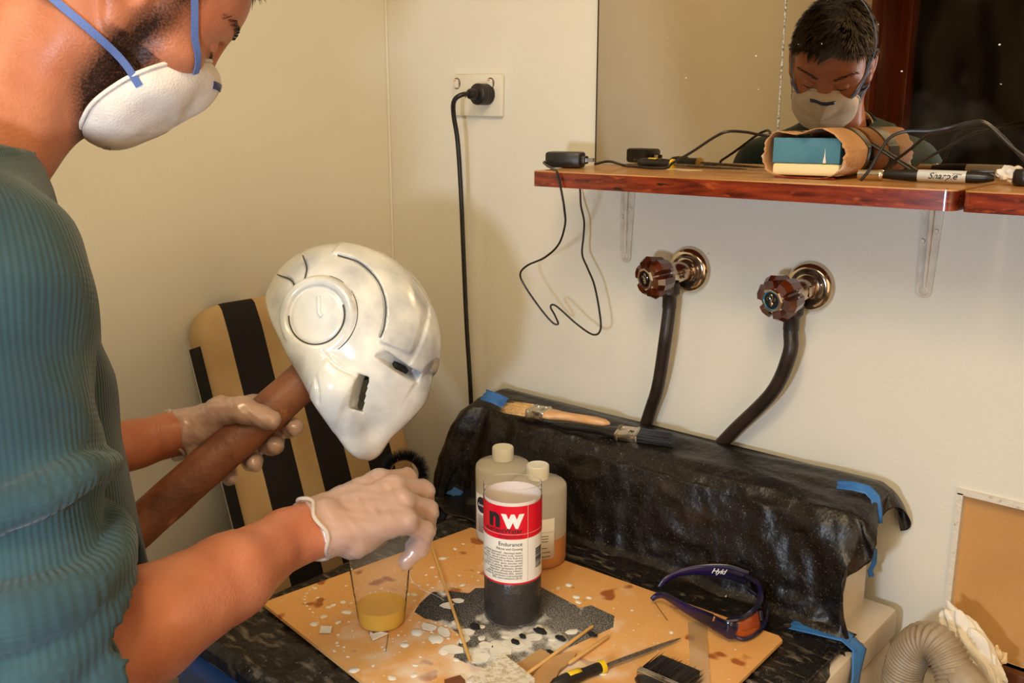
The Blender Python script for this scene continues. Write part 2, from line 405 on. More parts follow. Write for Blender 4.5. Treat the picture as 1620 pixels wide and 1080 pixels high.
for x, y, so in ((1.085, YF+.02, s1), (1.072, YF+.012, s1), (1.118, YF+.016, s2)):
    b = MB(); b.lathe([(.0013, 0), (.0013, .0003), (0, .0004)], 8, c=(x, y, SZ-.0001)); part(b, 'nail_head', M_NAIL, so)
M_BRK = mat('overpainted_metal', (222, 214, 198), .45, col2=(206, 196, 178), nscale=40, bump=.3, bscale=90)
def bracket(x, label):
    t = thing('shelf_bracket', label, 'bracket', (x, 0, 1.28), 'white shelf brackets')
    z0, z1 = 1.279, SZ-.0225; c = MB()
    poly = [(x-.012, z1), (x-.0095, z0+.006)]+[(x+.0095*math.sin(a), z0+.006-.0085*math.cos(a)) for a in np.linspace(-1.4, 1.4, 7)]+[(x+.0095, z0+.006), (x+.015, z1)]
    Mx = Matrix(((1, 0, 0, 0), (0, 0, -1, 0), (0, 1, 0, 0), (0, 0, 0, 1)))
    c.prism(poly, .0005, .0028, Mx); part(c, 'wall_plate', M_BRK, t, sharp=30)
    c = MB(); c.tube([(x, -.0035, z0+.012), (x+.0005, -.0050, z0+.03), (x+.001, -.0065, z1-.012), (x+.001, -.012, z1-.004), (x+.001, -.03, z1-.003), (x+.001, -.12, z1-.003)], [.0020, .0026, .0034, .0036, .003, .002], 10); part(c, 'stiffening_rib', M_BRK, t)
    c = MB(); c.box((x-.010, -.13, z1-.0022), (x+.010, -.0028, z1)); part(c, 'top_arm', M_BRK, t)
    Ry = Matrix.Rotation(math.pi/2, 4, 'X')
    for sx, sz in ((0, z0+.007), (-.0075, z0+.07), (.0078, z0+.083)):
        c = MB(); Mt = Matrix.Translation((x+sx, -.0026, sz)) @ Ry
        c.lathe([(.0062 if sx == 0 else .0036, 0), (.0060 if sx == 0 else .0034, .0012), (.0030, .0024), (.0028, .0032), (0, .0036)], 14, Mt); part(c, 'screw', M_BRK, t)
bracket(.557, 'white bracket under the corner end of the shelf, painted over')
bracket(1.017, 'white bracket above the blue capped tap, painted over')

# ================================================================ POWER OUTLET with plug and lead
M_WPL = mat('white_plastic', (226, 221, 205), .3); M_BLK = mat('black_rubber', (24, 20, 18), .4, col2=(34, 28, 25), nscale=50); M_ORG = mat('orange_mark', (226, 110, 40), .5)
px0, px1, pz0, pz1 = .181, .299, 1.503, 1.574
t = thing('power_outlet', 'white double wall outlet with two rocker switches beside the corner', 'outlet', ((px0+px1)/2, 0, pz0))
rt = Matrix.Translation(((px0+px1)/2, 0, (pz0+pz1)/2)) @ Matrix.Rotation(math.radians(1.2), 4, 'Y') @ Matrix.Translation((-(px0+px1)/2, 0, -(pz0+pz1)/2))
b = MB(); b.box((px0, -.010, pz0), (px1, -.0005, pz1), rt, bev=.0035); part(b, 'face_plate', M_WPL, t)
Rx = Matrix.Rotation(math.pi/2, 4, 'X')
for sx in (px0+.0125, px1-.0245):
    sw = MB(); sw.lathe([(.0088, 0), (.0088, .0012), (.0078, .0014)], 20, rt @ Matrix.Translation((sx, -.0098, pz1-.0155)) @ Matrix.Diagonal((1, 1, 1.1, 1)) @ Rx); o = part(sw, 'switch_surround', mat('switch_gap', (120, 105, 88), .5), t)
    sw = MB(); sw.box((sx-.006, -.0150, pz1-.0235), (sx+.006, -.010, pz1-.0085), rt @ Matrix.Translation((sx, -.012, pz1-.0155)) @ Matrix.Rotation(.14, 4, 'X') @ Matrix.Translation((-sx, .012, -pz1+.0155)), bev=.0022); part(sw, 'rocker_switch', M_WPL, t)
    sw = MB(); sw.box((sx-.003, -.0156, pz1-.0120), (sx+.003, -.0143, pz1-.0100), rt); part(sw, 'switch_mark', M_ORG, t, smooth=False)
for sx in (px0+.0125, px1-.0245):
    sw = MB(); sw.lathe([(.0042, 0), (.0042, .0006), (.0034, .0010), (0, .0010)], 16, rt @ Matrix.Translation((sx, -.0098, pz0+.035)) @ Rx); part(sw, 'screw_cap', M_WPL, t)
for sx, tw in ((px0+.023, .5), (px0+.033, -.5)):
    sw = MB(); sw.box((sx-.0008, -.0103, pz0+.031), (sx+.0008, -.0099, pz0+.038), Matrix.Translation((sx, 0, pz0+.0345)) @ Matrix.Rotation(tw, 4, 'Y') @ Matrix.Translation((-sx, 0, -pz0-.0345))); part(sw, 'socket_slot', M_BLK, t, smooth=False)
pc = thing('power_lead', 'black plug and lead hanging from the wall outlet behind the machine', 'power cord', (.262, -.02, 1.54))
b = MB(); c = (.268, -.010, 1.5395)
b.lathe([(.0150, 0), (.0178, .0015), (.0178, .006), (.0165, .0065), (.0178, .0072), (.0178, .0125), (.0165, .013), (.0178, .0137), (.0178, .019), (.0165, .0195), (.0178, .0202), (.0178, .027), (.0165, .0285), (.0095, .0300), (.0088, .044), (.0066, .047)], 28, Matrix.Translation(c) @ Rx); part(b, 'plug', M_BLK, pc, sharp=50)
pts = [(.268, -.05, 1.5395), (.262, -.068, 1.538), (.250, -.074, 1.528), (.2425, -.068, 1.505), (.2415, -.058, 1.46), (.240, -.050, 1.37), (.2400, -.045, 1.25), (.2405, -.040, 1.13), (.245, -.036, 1.0), (.25, -.035, .8), (.26, -.03, .5)]
b = MB(); b.tube(spline(pts, 8), .0041, 10); part(b, 'lead', M_BLK, pc)

# ================================================================ TAPS AND HOSES
M_CHR = mat('worn_chrome', (214, 200, 180), .15, 1.0, col2=(176, 146, 118), nscale=24, lo=.4, hi=.8)
M_BRN = mat('smoked_acrylic', (58, 20, 8), .08, spec=.8, coat=.8, col2=(92, 36, 14), nscale=40); M_CAPB = mat('cap_black', (16, 12, 14), .15)
M_BLUE = mat('cap_blue_ring', (20, 130, 170), .2); M_REDR = mat('cap_red_ring', (92, 14, 18), .2); M_SIL = mat('cap_silver', (216, 206, 190), .25, 1.0)
M_HOSE = mat('hose_rubber', (34, 25, 20), .42, col2=(48, 36, 28), nscale=30); M_HPR = mat('hose_print', (176, 100, 50), .6)
def tap(c, hp, label, ring):
    """c: middle of the wall flange, hp: middle of the handle's cap"""
    c = np.array(c); hp = np.array(hp); t = thing('wall_tap', label, 'tap', c, 'brown handled laundry taps')
    Mf = Matrix.Translation(Vector(c)) @ Rx
    b = MB(); b.lathe([(.0345, 0), (.0350, .003), (.0335, .008), (.0295, .0125), (.0240, .0140), (.0205, .0125), (.0170, .0135), (.0165, .017)], 40, Mf); part(b, 'flange', M_CHR, t, sharp=60)
    ax = unit(hp-c-V3(0, 0, 0)); Ma = frame(c, ax, (0, 0, 1)) @ Matrix.Rotation(math.pi/2, 4, 'Y')
    L = np.linalg.norm(hp-c)
    b = MB(); b.lathe([(.0155, .008), (.0155, .030), (.0140, .032), (.0140, .040), (.0165, .042), (.0165, .050), (.0130, .052), (.0150, .066)], 28, Ma)
    b.box((-.007, -.0178, .016), (.007, .0178, .028), Ma, bev=.002); part(b, 'valve_body', M_CHR, t, sharp=40)
    b = MB(); n = 6; prof = []
    P = []
    for z, r0, r1 in ((L-.040, .015, .019), (L-.032, .0185, .0275), (L-.010, .0185, .0315), (L-.001, .0150, .0260)):
        ring_ = []
        for k in range(n):
            a = 2*math.pi*k/n+.30
            for da, r in ((-.30, r1), (.0, r1*1.03), (.30, r1), (.47, r0), (.575, r0)): ring_.append((r*math.cos(a+da), r*math.sin(a+da), z))
        P.append(ring_)
    m = len(P[0]); vs = [Ma @ Vector(p) for rr in P for p in rr]
    fs = [(i*m+k, i*m+(k+1) % m, (i+1)*m+(k+1) % m, (i+1)*m+k) for i in range(3) for k in range(m)]+[tuple(range(m))[::-1], tuple(3*m+k for k in range(m))]
    b.add(vs, fs); part(b, 'handle', M_BRN, t, smooth=False)
    b = MB(); b.lathe([(.0172, L-.004), (.0172, L+.001), (.0160, L+.0032), (.0136, L+.0036), (.0132, L+.0014)], 8, Ma); h = part(b, 'cap_rim', M_SIL, t, smooth=False)
    b = MB(); b.lathe([(.0134, L+.0014), (.0134, L+.0020), (.0113, L+.0022)], 28, Ma); part(b, 'cap_ring', ring, t)
    b = MB(); b.lathe([(.0116, L+.0015), (.0116, L+.0024), (0, L+.0024)], 28, Ma); part(b, 'cap_face', M_CAPB, t)
    # the lily emblem; up on the cap
    zax = np.array(ax); upv = unit(V3(0, 0, 1)-zax*zax[2]); rv = np.cross(upv, zax)
    def e(x, y): return hp+rv*x*1.25+upv*(y*1.25+.0012)+zax*.0027
    b = MB()
    b.tube([e(.0016*math.sin(a), .0030+.0030*math.cos(a)) for a in np.linspace(0, 2*math.pi, 14)[:-1]], .00042, 5, closed=True)
    b.tube([e(0, .0005), e(0, -.0052)], .0006, 5)
    for s in (-1, 1):
        b.tube([e(s*x, y) for x, y in ((.0006, -.0022), (.0015, .0004), (.0032, .0024), (.0050, .0020), (.0055, .0004), (.0046, -.0008), (.0036, -.0004))], .00045, 5)
        b.tube([e(s*x, y) for x, y in ((.0005, -.0032), (.0022, -.0044), (.0016, -.0058))], .00042, 5)
    b.tube([e(-.0024, -.0026), e(.0024, -.0026)], .0006, 5); b.tube([e(0, -.0050), e(0, -.0068)], .0008, 5); part(b, 'emblem', M_SIL, t)
    # outlet under the body
    q = c+ax*.039; b = MB(); b.lathe([(.0075, .004), (.0075, -.018), (.0090, -.018)], 16, c=q); part(b, 'spout', M_CHR, t)
    return q
tA = at(1092, 426, y=-.001); tB = at(1283, 452.5, y=-.001)
qA = tap(tA, at(1022, 441, y=-.083), 'wall tap with a dark red ringed cap, nearer the corner', M_REDR)
qB = tap(tB, at(1222, 475, y=-.083), 'wall tap with a bright blue ringed cap, nearer the amber window', M_BLUE)
def hose(q, pts, label, pr):
    t = thing('inlet_hose', label, 'hose', q+V3(0, 0, -.02), 'black inlet hoses')
    b = MB(); b.lathe([(.0125, -.013), (.0150, -.017), (.0150, -.030), (.0130, -.032), (.0108, -.036), (.0108, -.052)], 18, c=q); part(b, 'hose_nut', M_HOSE, t)
    P = spline([q+V3(0, 0, -.034), q+V3(0, 0, -.055)]+pts, 8); b = MB(); b.tube(P, .0100, 16); ho = part(b, 'rubber_hose', M_HOSE, t)
    return t
hose(qA, [at(1052, 540, y=-.046), at(1041, 610, y=-.034), at(1028, 652, y=-.024), at(1010, 700, y=-.018)+V3(0, 0, -.01)], 'black rubber hose hanging from the red ringed tap', 0)
tb = hose(qB, [at(1249, 560, y=-.046), at(1222, 620, y=-.036), at(1160, 682, y=-.024), at(1120, 715, y=-.018)+V3(0, 0, -.01)], 'black rubber hose curving down from the blue ringed tap', 1)

# ================================================================ WASHING MACHINE under plastic
M_ENM = mat('cream_enamel', (222, 208, 186), .35, col2=(210, 194, 168), nscale=9); layer(M_ENM, (110, 80, 50), 60, .70, .76)
DZ = .866                                                     # top of the draped deck
t = thing('washing_machine', 'cream enamel washing machine mostly hidden by black plastic sheet', 'washing machine', (.71, -.36, 0))
b = MB(); b.box((.40, -.685, .02), (1.032, -.03, DZ-.055), bev=.008); part(b, 'cabinet', M_ENM, t)
b = MB(); b.box((.398, -.688, DZ-.051), (1.036, -.028, DZ-.006), bev=.010); part(b, 'top_cover', M_ENM, t)
b = MB(); b.prism([(-.048, DZ-.01), (-.138, DZ-.01), (-.122, .985), (-.106, 1.014), (-.05, 1.022)], .362, .994, Matrix(((0, 0, 1, 0), (1, 0, 0, 0), (0, 1, 0, 0), (0, 0, 0, 1)))); part(b, 'control_console', M_ENM, t, sharp=30)
for x in (.44, .99):
    for y in (-.65, -.08):
        b = MB(); b.lathe([(.02, 0), (.02, .022)], 14, c=(x, y, 0)); part(b, 'foot', M_BLK, t)
M_BLF = mat('blue_paint', (12, 66, 150), .4)
t = thing('frame_stand', 'blue painted square tube frame standing under the front edge of the draped machine', 'frame', (.42, -.715, 0))
def bar(a, c, hw=.009):
    b = MB(); a = np.array(a); c = np.array(c); b.box((-hw, -hw, 0), (hw, hw, np.linalg.norm(c-a)), frame(a, c-a, (0, 1, 0)) @ Matrix.Rotation(math.pi/2, 4, 'Y') if False else Matrix.Translation(Vector(a)) @ Vector(c-a).to_track_quat('Z', 'Y').to_matrix().to_4x4()); return b
part(bar((.392, -.715, .832), (1.03, -.715, .832), .012), 'rail', M_BLF, t, sharp=30)
for x in (.404, 1.02):
    part(bar((x, -.715, 0), (x, -.715, .822)), 'leg', M_BLF, t, sharp=30)

# black plastic sheets -------------------------------------------------
M_PLS = mat('black_plastic', (11, 8, 7), .40, col2=(21, 16, 13), nscale=6, lo=.35, hi=.75, bump=.55, bscale=75, spec=.5)
layer(M_PLS, (136, 122, 106), 430, .62, .82, 3); layer(M_PLS, (84, 68, 54), 9, .56, .98, 8, stretch=(1, 1, 2.2))
layer(M_PLS, (226, 222, 212), 60, .80, .82, 1)
def crease(x, y, z, amp):
    a = abs(nz((x, y, z), 9.0)); bq = abs(nz((x*1.3, y, z*1.6), 22.0, 5.0)); return amp*(1.5*(.35-a)+.9*(.3-bq)+.25*(.2-abs(nz((x, y*.5, z), 48.0, 2.0))))
PROF = [(-.012, .995), (-.018, 1.015), (-.030, 1.031), (-.047, 1.034), (-.075, 1.031), (-.105, 1.026), (-.124, 1.021), (-.135, 1.005), (-.143, .975), (-.150, .935), (-.156, .90), (-.162, .879), (-.172, .8705), (-.195, .8685), (-.225, .8680)]
PY = [p[0] for p in PROF]; PZ = [p[1] for p in PROF]
def console(u, v):
    s = v*(len(PROF)-1); y = float(np.interp(s, range(len(PROF)), PY)); z = float(np.interp(s, range(len(PROF)), PZ))
    X = -.26+u*(.26+.665+.085); ex = 0; dz = 0
    x = .330+min(max(X, 0), .668)
    sgm = 1-min(1, max(0, (s-8)/5))                            # how far up the profile
    if X < 0:                                                  # tented over the corner end
        a = -X; ex = -float(np.interp(a, [0, .06, .12, .26], [0, .062, .092, .105]))*float(np.interp(y, [-.16, -.06], [.30, 1.0])); dz = -float(np.interp(a, [0, .03, .06, .26], [0, .018, .05, .235]))
        ex += .010*math.sin(s*4.2+1)*min(1, a/.06)
        y += -.030*min(1, a/.15)*min(1, s/6)
    if X > .668:
        a = X-.668; ex = float(np.interp(a, [0, .02, .085], [0, .016, .024+.012*math.sin(s*1.3)])); dz = -float(np.interp(a, [0, .02, .085], [0, .006, .036+.010*math.sin(s*2.1)]))
        y += .012*math.sin(s*2.0)*min(1, a/.04)-.01*min(1, a/.04)*(1 if s > 6 else 0)
    x += ex; z = z+dz if dz else z
    z = max(z, DZ-.055+.002*math.sin(s*3) if X < 0 else .868 if X <= .668 else .80)
    # pleats at the corner end, radiating folds at the other, sag between
    cl = math.exp(-((x-.33)/.075)**2); cr = math.exp(-((x-.99)/.09)**2)
    f = min(1, max(0, s-2.2)/1.5)
    y -= f*(.009*cl*math.sin(80*x+2.5*math.sin(9*z))+crease(x, y, z*.8, .015)*(.55+.45*cr)*(1 if s < 12 else .2))
    y -= .010*cr*max(0, math.sin((z-.88)*19+(x-1.0)*26))*(1 if 5 < s < 12 else 0)
    z += (0 if s < 2 else .0035*nz((x*3, y*14, 3), 3.0))*(1 if s > 2.5 else .4)-.004*math.exp(-((x-.7)/.22)**2)*(1 if 2 < s < 7 else 0)
    if s > 11.5: z = max(z, .8675+.0025*abs(nz((x, y, 0), 25)))
    if 2 <= s <= 6: z = min(z, 1.036)
    return (x, min(y, -.004), z)
b = MB(); b.grid(190, 84, console)
o = b.build('plastic_sheet', M_PLS, sharp=0, solid=.0006); tag(o, 'black plastic sheet draped over the raised console at the back of the machine', 'plastic sheet', 'black plastic drop sheets')
def deck(u, v):
    X = u*(.70); x = .372+min(X, .655); y = -.735+v*(.735-.148)
    z = DZ+.0012+.008*max(0, .55*crease(x*.7, y*1.6, 0, 1.0))+.0012*nz((x, y, 1), 60)
    if X > .655: a = X-.655; x += .006*math.sin(y*40)-.01+a*.25; z -= a*(.55+.35*math.sin(y*31))
    if y < -.695: a = -.695-y; y = -.695-.008*min(1, a/.01); z -= a*.62+.003*math.sin(x*38)
    if x < .392: z -= (.392-x)*.5
    y2 = y
    if 0 < X-.655: y2 += .01*math.sin(y*23)
    return (x, y2, max(z, .83))
b = MB(); b.grid(150, 120, deck)
M_PLD = M_PLS.copy(); layer(M_PLD, (150, 138, 120), 40, .54, .86, 9, stretch=(1, 2.6, 1)); layer(M_PLD, (214, 206, 194), 330, .70, .80, 3)
o = b.build('plastic_sheet', M_PLD, sharp=0); tag(o, 'black plastic sheet covering the flat machine top under the spattered board', 'plastic sheet', 'black plastic drop sheets')

# blue masking tape ------------------------------------------------------
M_TAPE = mat('blue_tape', (62, 124, 190), .5, col2=(50, 108, 176), nscale=30, bump=.15, bscale=120)
def tape(pts, nrm, wdt, label, jag=.0022, th=.0005):
    """a strip along points; nrm gives the outward direction at each"""
    P = [np.array(p, float) for p in pts]; b = MB(); vs = []; n = 7
    for i, p in enumerate(P):
        T = unit(P[min(i+1, len(P)-1)]-P[max(i-1, 0)]); N = np.array(nrm[i], float); B = unit(np.cross(N, T)); N = unit(np.cross(T, B))
        for k in range(n):
            q = p+B*wdt*(k/(n-1)-.5)+N*(.0008+.0007*math.sin(k*2.1+i*3))
            if i in (0, len(P)-1): q = q+T*random.uniform(-jag, jag)*(1 if i else -1)
            vs.append(q)
    fs = [(i*n+k, i*n+k+1, (i+1)*n+k+1, (i+1)*n+k) for i in range(len(P)-1) for k in range(n-1)]
    b.add(vs, fs); o = b.build('tape_strip', M_TAPE, solid=th, sharp=0)
    return tag(o, label, 'tape', 'blue masking tape holding the plastic')
random.seed(8)
tape([at(765, 624, y=-.112), at(783, 630, y=-.110), at(800, 638, y=-.104)], [(-.3, -.6, .8)]*3, .022, 'short blue tape strip by the pale bristles at the console corner')
Z2 = V3(0, 0, 1)
tape([at(1324, 766, y=-.088), at(1350, 769, y=-.088), at(1373, 775, y=-.088), at(1384, 787, y=-.088), at(1388, 806, y=-.090), at(1388, 828, y=-.092)], [(.1, -.6, .8), (.1, -.6, .8), (.3, -.5, .7), (.7, -.5, .4), (.8, -.5, .1), (.8, -.5, 0)], .014, 'blue tape bent over the console end nearest the amber window')
tape([at(1383, 868, y=-.052), at(1382, 890, y=-.052), at(1376, 902, y=-.05), at(1378, 911, y=-.05)], [(.8, -.6, .1)]*4, .008, 'small curled blue tape end on the cream side of the machine')
tape([(.955, -.186, DZ+.006), (.985, -.178, DZ+.006), (1.018, -.170, DZ+.006), (1.037, -.172, DZ-.004), (1.041, -.185, DZ-.03), (1.041, -.195, DZ-.10), (1.040, -.200, DZ-.17)], [Z2, Z2, Z2, (.7, 0, .7), (1, 0, 0), (1, 0, 0), (1, 0, 0)], .030, 'long blue tape wrapped from the machine top down over its corner')
tape([at(700, 772, y=-.168), at(716, 776, y=-.166), at(732, 786, y=-.162)], [(-.2, -.7, .6)]*3, .016, 'blue tape end showing behind the gloved fist at the sheet bottom')

# ================================================================ BRUSHES
M_WDH = mat('pale_beech', (226, 178, 128), .4, col2=(210, 158, 106), nscale=8, stretch=(3, 16, 16))
M_BRI = mat('hog_bristle', (196, 152, 92), .6, col2=(226, 190, 132), nscale=60, stretch=(1, 14, 14)); M_BBR = mat('black_bristle', (16, 12, 11), .45, col2=(30, 24, 22), nscale=60, stretch=(1, 14, 14))
M_FER = mat('nickel_ferrule', (210, 200, 180), .22, 1.0, col2=(120, 100, 80), nscale=45, lo=.55, hi=.65); M_BHN = mat('black_handle', (22, 18, 16), .35)
def paint_brush(name, label, A, B, w, up, hm, bm_, L=(.30, .16), thick=.012, group='paint brushes'):
    """A: bristle tip middle, B: handle end; w: width; L: shares of length for bristle and ferrule"""
    A = np.array(A); B = np.array(B); Ln = np.linalg.norm(B-A); M = frame(A, B-A, up); t = thing(name, label, 'paint brush', A, group)
    l1 = Ln*L[0]; l2 = Ln*(L[0]+L[1]); b = MB(); rnd = random.Random(int(w*1e5))
    n = 190                                                   # bristle clumps, each a thin tapering sliver
    b.box((.012*Ln/.2, -w*.46, -thick*.40), (l1+.002, w*.46, thick*.40), M, bev=.002)
    for i in range(n):
        y = rnd.uniform(-.5, .5)*w; z = rnd.uniform(-.5, .5)*thick; x0 = rnd.uniform(-.004, .010)+abs(y/w)*.004; fy = 1.06+rnd.uniform(-.05, .08)
        r = w*.022
        b.add([M @ Vector((x0, y*fy, z*.9)), M @ Vector((l1, y*.96-r, z-r*.5)), M @ Vector((l1, y*.96+r, z-r*.5)), M @ Vector((l1, y*.96, z+r))], [(0, 1, 2), (0, 2, 3), (0, 3, 1)])
    stuffless = part(b, 'bristles', bm_, t, smooth=False)
    b = MB(); b.box((l1, -w/2, -thick/2), (l2, w/2, thick/2), M, bev=.0018)
    for x in (l1+.004, l2-.004): b.box((x-.0012, -w/2-.0006, -thick/2-.0006), (x+.0012, w/2+.0006, thick/2+.0006), M, bev=.0006)
    for x in (l1+.009, l2-.009):
        for y in (-w*.36, w*.36): b.lathe([(.0013, thick/2), (.0010, thick/2+.0008), (0, thick/2+.001)], 8, M @ Matrix.Translation((x, y, 0)))
    part(b, 'ferrule', M_FER, t)
    b = MB(); rem = Ln-l2; st = [(0, .49, .48), (.10, .47, .48), (.22, .30, .50), (.34, .22, .52), (.55, .25, .52), (.78, .27, .50), (.92, .20, .40), (1.0, .05, .15)]; vs = []; m = 14
    for f, hw, ht in st:
        for k in range(m):
            a = 2*math.pi*k/m; vs.append(M @ Vector((l2+f*rem-.001, hw*w*math.copysign(abs(math.cos(a))**.8, math.cos(a)), ht*thick*math.copysign(abs(math.sin(a))**.8, math.sin(a)))))
    fs = [(i*m+k, i*m+(k+1) % m, (i+1)*m+(k+1) % m, (i+1)*m+k) for i in range(len(st)-1) for k in range(m)]+[tuple(range(m))[::-1], tuple((len(st)-1)*m+k for k in range(m))]
    b.add(vs, fs); part(b, 'handle', hm, t, sharp=60)
    return t, M, l1, l2
CZ = 1.036
tb1 = paint_brush('paint_brush', 'paint brush with pale wooden handle and fair bristles lying on the draped console', at(796, 643, z=CZ+.004), at(966, 670, z=CZ+.004), .036, (0, 0, 1), M_WDH, M_BRI, (.26, .17), .013)
tb2, M2, l1, l2 = paint_brush('paint_brush', 'black handled paint brush with black bristles lying on the draped console', at(1074, 697, z=CZ-.003), at(874, 670, z=CZ-.004), .027, (0, -.25, 1), M_BHN, M_BBR, (.30, .18), .012)
b = MB(); flat_text(b, text('70', .008, .0002, .3), M2 @ Matrix.Translation((l1+.017, .004, .0065)) @ Matrix.Rotation(math.pi, 4, 'Z')); part(b, 'size_mark', M_BHN, tb2, smooth=False)
tb3 = paint_brush('paint_brush', 'wide black paint brush with splayed bristles at the near board edge', at(1082, 1049, z=.886), at(985, 1128, z=.888), .056, (0, 0, 1), M_BHN, M_BBR, (.36, .10), .014)

# ================================================================ BOARD and what lies on it
BZ = .8775
M_BRD = mat('varnished_board', (232, 178, 108), .32, col2=(216, 154, 84), nscale=4.5, lo=.3, hi=.7, spec=.5)
layer(M_BRD, (164, 92, 40), 24, .61, .66, 2)                 # resin stains
layer(M_BRD, (238, 230, 212), 20, .52, .86, 9, rough=.8, mask=((.04, -.075, .005), .25, .27))   # spilt white powder
layer(M_BRD, (240, 236, 226), 210, .70, .74, 2)
cnr = [at(745, 834, z=BZ), at(1232, 1005, z=BZ), at(1238, 1012, z=BZ), at(1150, 1098, z=BZ), at(1080, 1165, z=BZ)]
fl = at(415, 953, z=BZ); cnr.append(V3(cnr[-1][0], fl[1]-.035, BZ)); cnr.append(V3(fl[0]+.30, fl[1]-.036, BZ)); cnr.append(fl)
t = thing('work_board', 'orange brown wooden board spattered with white plaster and powder on the machine', 'board', (.68, -.42, BZ-.005))
b = MB(); b.prism([(p[0], p[1]) for p in cnr], BZ-.0045, BZ); part(b, 'board', M_BRD, t, sharp=30)
M_PNT = mat('white_plaster', (236, 232, 220), .4, col2=(226, 220, 206), nscale=30)
random.seed(21); b = MB()
def blob(px, py, r, el=1.0, rot=0):
    c = at(px, py, z=BZ); n = 14; ph = [random.uniform(.82, 1.12) for _ in range(n)]; ca, sa = math.cos(rot), math.sin(rot)
    ring_ = []
    for k in range(n):
        a = 2*math.pi*k/n; q = (r*el*ph[k]*math.cos(a), r*ph[k]*math.sin(a)); ring_.append((c[0]+ca*q[0]-sa*q[1], c[1]+sa*q[0]+ca*q[1]))
    hh = min(.0013, r*.22); vs = [(x, y, BZ) for x, y in ring_]+[(c[0]+(x-c[0])*.72, c[1]+(y-c[1])*.72, BZ+hh) for x, y in ring_]+[(c[0], c[1], BZ+hh*1.15)]
    fs = [(k, (k+1) % n, n+(k+1) % n, n+k) for k in range(n)]+[(n+k, n+(k+1) % n, 2*n) for k in range(n)]; b.add(vs, fs)
for px, py, r in ((645, 940, 4), (498, 930, 3), (555, 900, 2.5), (512, 975, 4.5), (527, 957, 3.5), (543, 952, 4), (548, 968, 5), (535, 984, 3), (520, 960, 3), (497, 987, 6), (655, 940, 4), (684, 897, 3), (690, 912, 2.5), (700, 883, 5), (704, 940, 5), (720, 868, 3), (733, 860, 2), (732, 925, 3), (757, 905, 2.5), (900, 925, 5), (883, 930, 3), (912, 944, 5), (932, 945, 4), (915, 952, 4), (958, 987, 3), (1000, 965, 2), (953, 1065, 4), (620, 1072, 5), (655, 1068, 4), (657, 1052, 3), (722, 1043, 4), (560, 1060, 6), (702, 1030, 8), (762, 1010, 7), (690, 1010, 10), (735, 1012, 9), (660, 1000, 8), (640, 1020, 6), (720, 985, 6), (760, 992, 6), (1062, 1000, 3), (905, 1000, 8), (875, 1012, 6), (785, 1020, 9), (800, 1008, 6), (852, 992, 7)):
    blob(px, py, r*.00085*1.1, random.uniform(1.0, 1.7), random.uniform(0, 3))
for i in range(9): blob(495-13*math.sin(i/8*math.pi), 928+i*5, .0017, 1)
for i in range(190):
    px = random.gauss(640, 110); py = random.gauss(965, 42)
    if py > 850+abs(px-760)*.30+8 and py < 1075 and py < 955+(px-415)*.72-6: blob(px, py, random.choice((.0008, .001, .0014, .002)), random.uniform(1, 1.6), random.uniform(0, 3))
for i in range(60):
    px = random.uniform(780, 1180); py = random.uniform(900, 1075)
    if py > 850+(px-745)*.345+16 and py < 1075-max(0, px-1150)*.9: blob(px, py, random.choice((.0006, .0008, .0012)), 1.2, random.uniform(0, 3))
stuff(part(b, 'plaster_spatter', M_PNT, t, sharp=0))
b = MB(); b.tube(spline([at(x, y, z=BZ+.0006) for x, y in ((648, 900), (650, 915), (665, 930), (690, 942), (703, 950))], 5), .0005, 5); part(b, 'dried_thread', M_PNT, t)

# black abrasive sheet with flakes and crumbs
M_SND = mat('black_grit_paper', (18, 16, 15), .8, col2=(34, 30, 28), nscale=300, bump=.5, bscale=900)
layer(M_SND, (206, 200, 190), 700, .44, .86, 3, mask=((.755, -.44, BZ), .22, .12)); layer(M_SND, (232, 228, 216), 34, .50, .64, 9, mask=((.735, -.475, BZ), .12, .20))
poly = [at(x, y, z=BZ)[:2] for x, y in ((656, 968), (664, 955), (684, 937), (705, 935), (742, 939), (752, 931), (775, 930), (848, 925), (918, 962), (935, 958), (972, 975), (970, 992), (905, 1022), (868, 1040), (800, 1064), (745, 1052), (718, 1040), (730, 1005), (700, 985), (672, 978))]
b = MB(); b.prism(poly, BZ+.0001, BZ+.0009); o = b.build('abrasive_sheet', M_SND, smooth=False); tag(o, 'torn black abrasive sheet dusted white under the cut bottle', 'sandpaper')
random.seed(5); k = 0
def flat_piece(name, mt, px, py, rx, ry, rot, label, cat, group=None, n=7, th=.0007, z=BZ+.0014, irr=.35, tilt=.0):
    c = at(px, py, z=z); poly = []
    for i in range(n):
        a = 2*math.pi*i/n+random.uniform(-.2, .2)*irr; rr = 1+random.uniform(-irr, irr*.5); poly.append((rx*rr*math.cos(a), ry*rr*math.sin(a)))
    b = MB(); b.prism(poly, 0, th, Matrix.Rotation(rot, 4, 'Z') @ Matrix.Rotation(tilt, 4, 'X')); o = b.build(name, mt, smooth=False); o.location = c; return tag(o, label, cat, group)
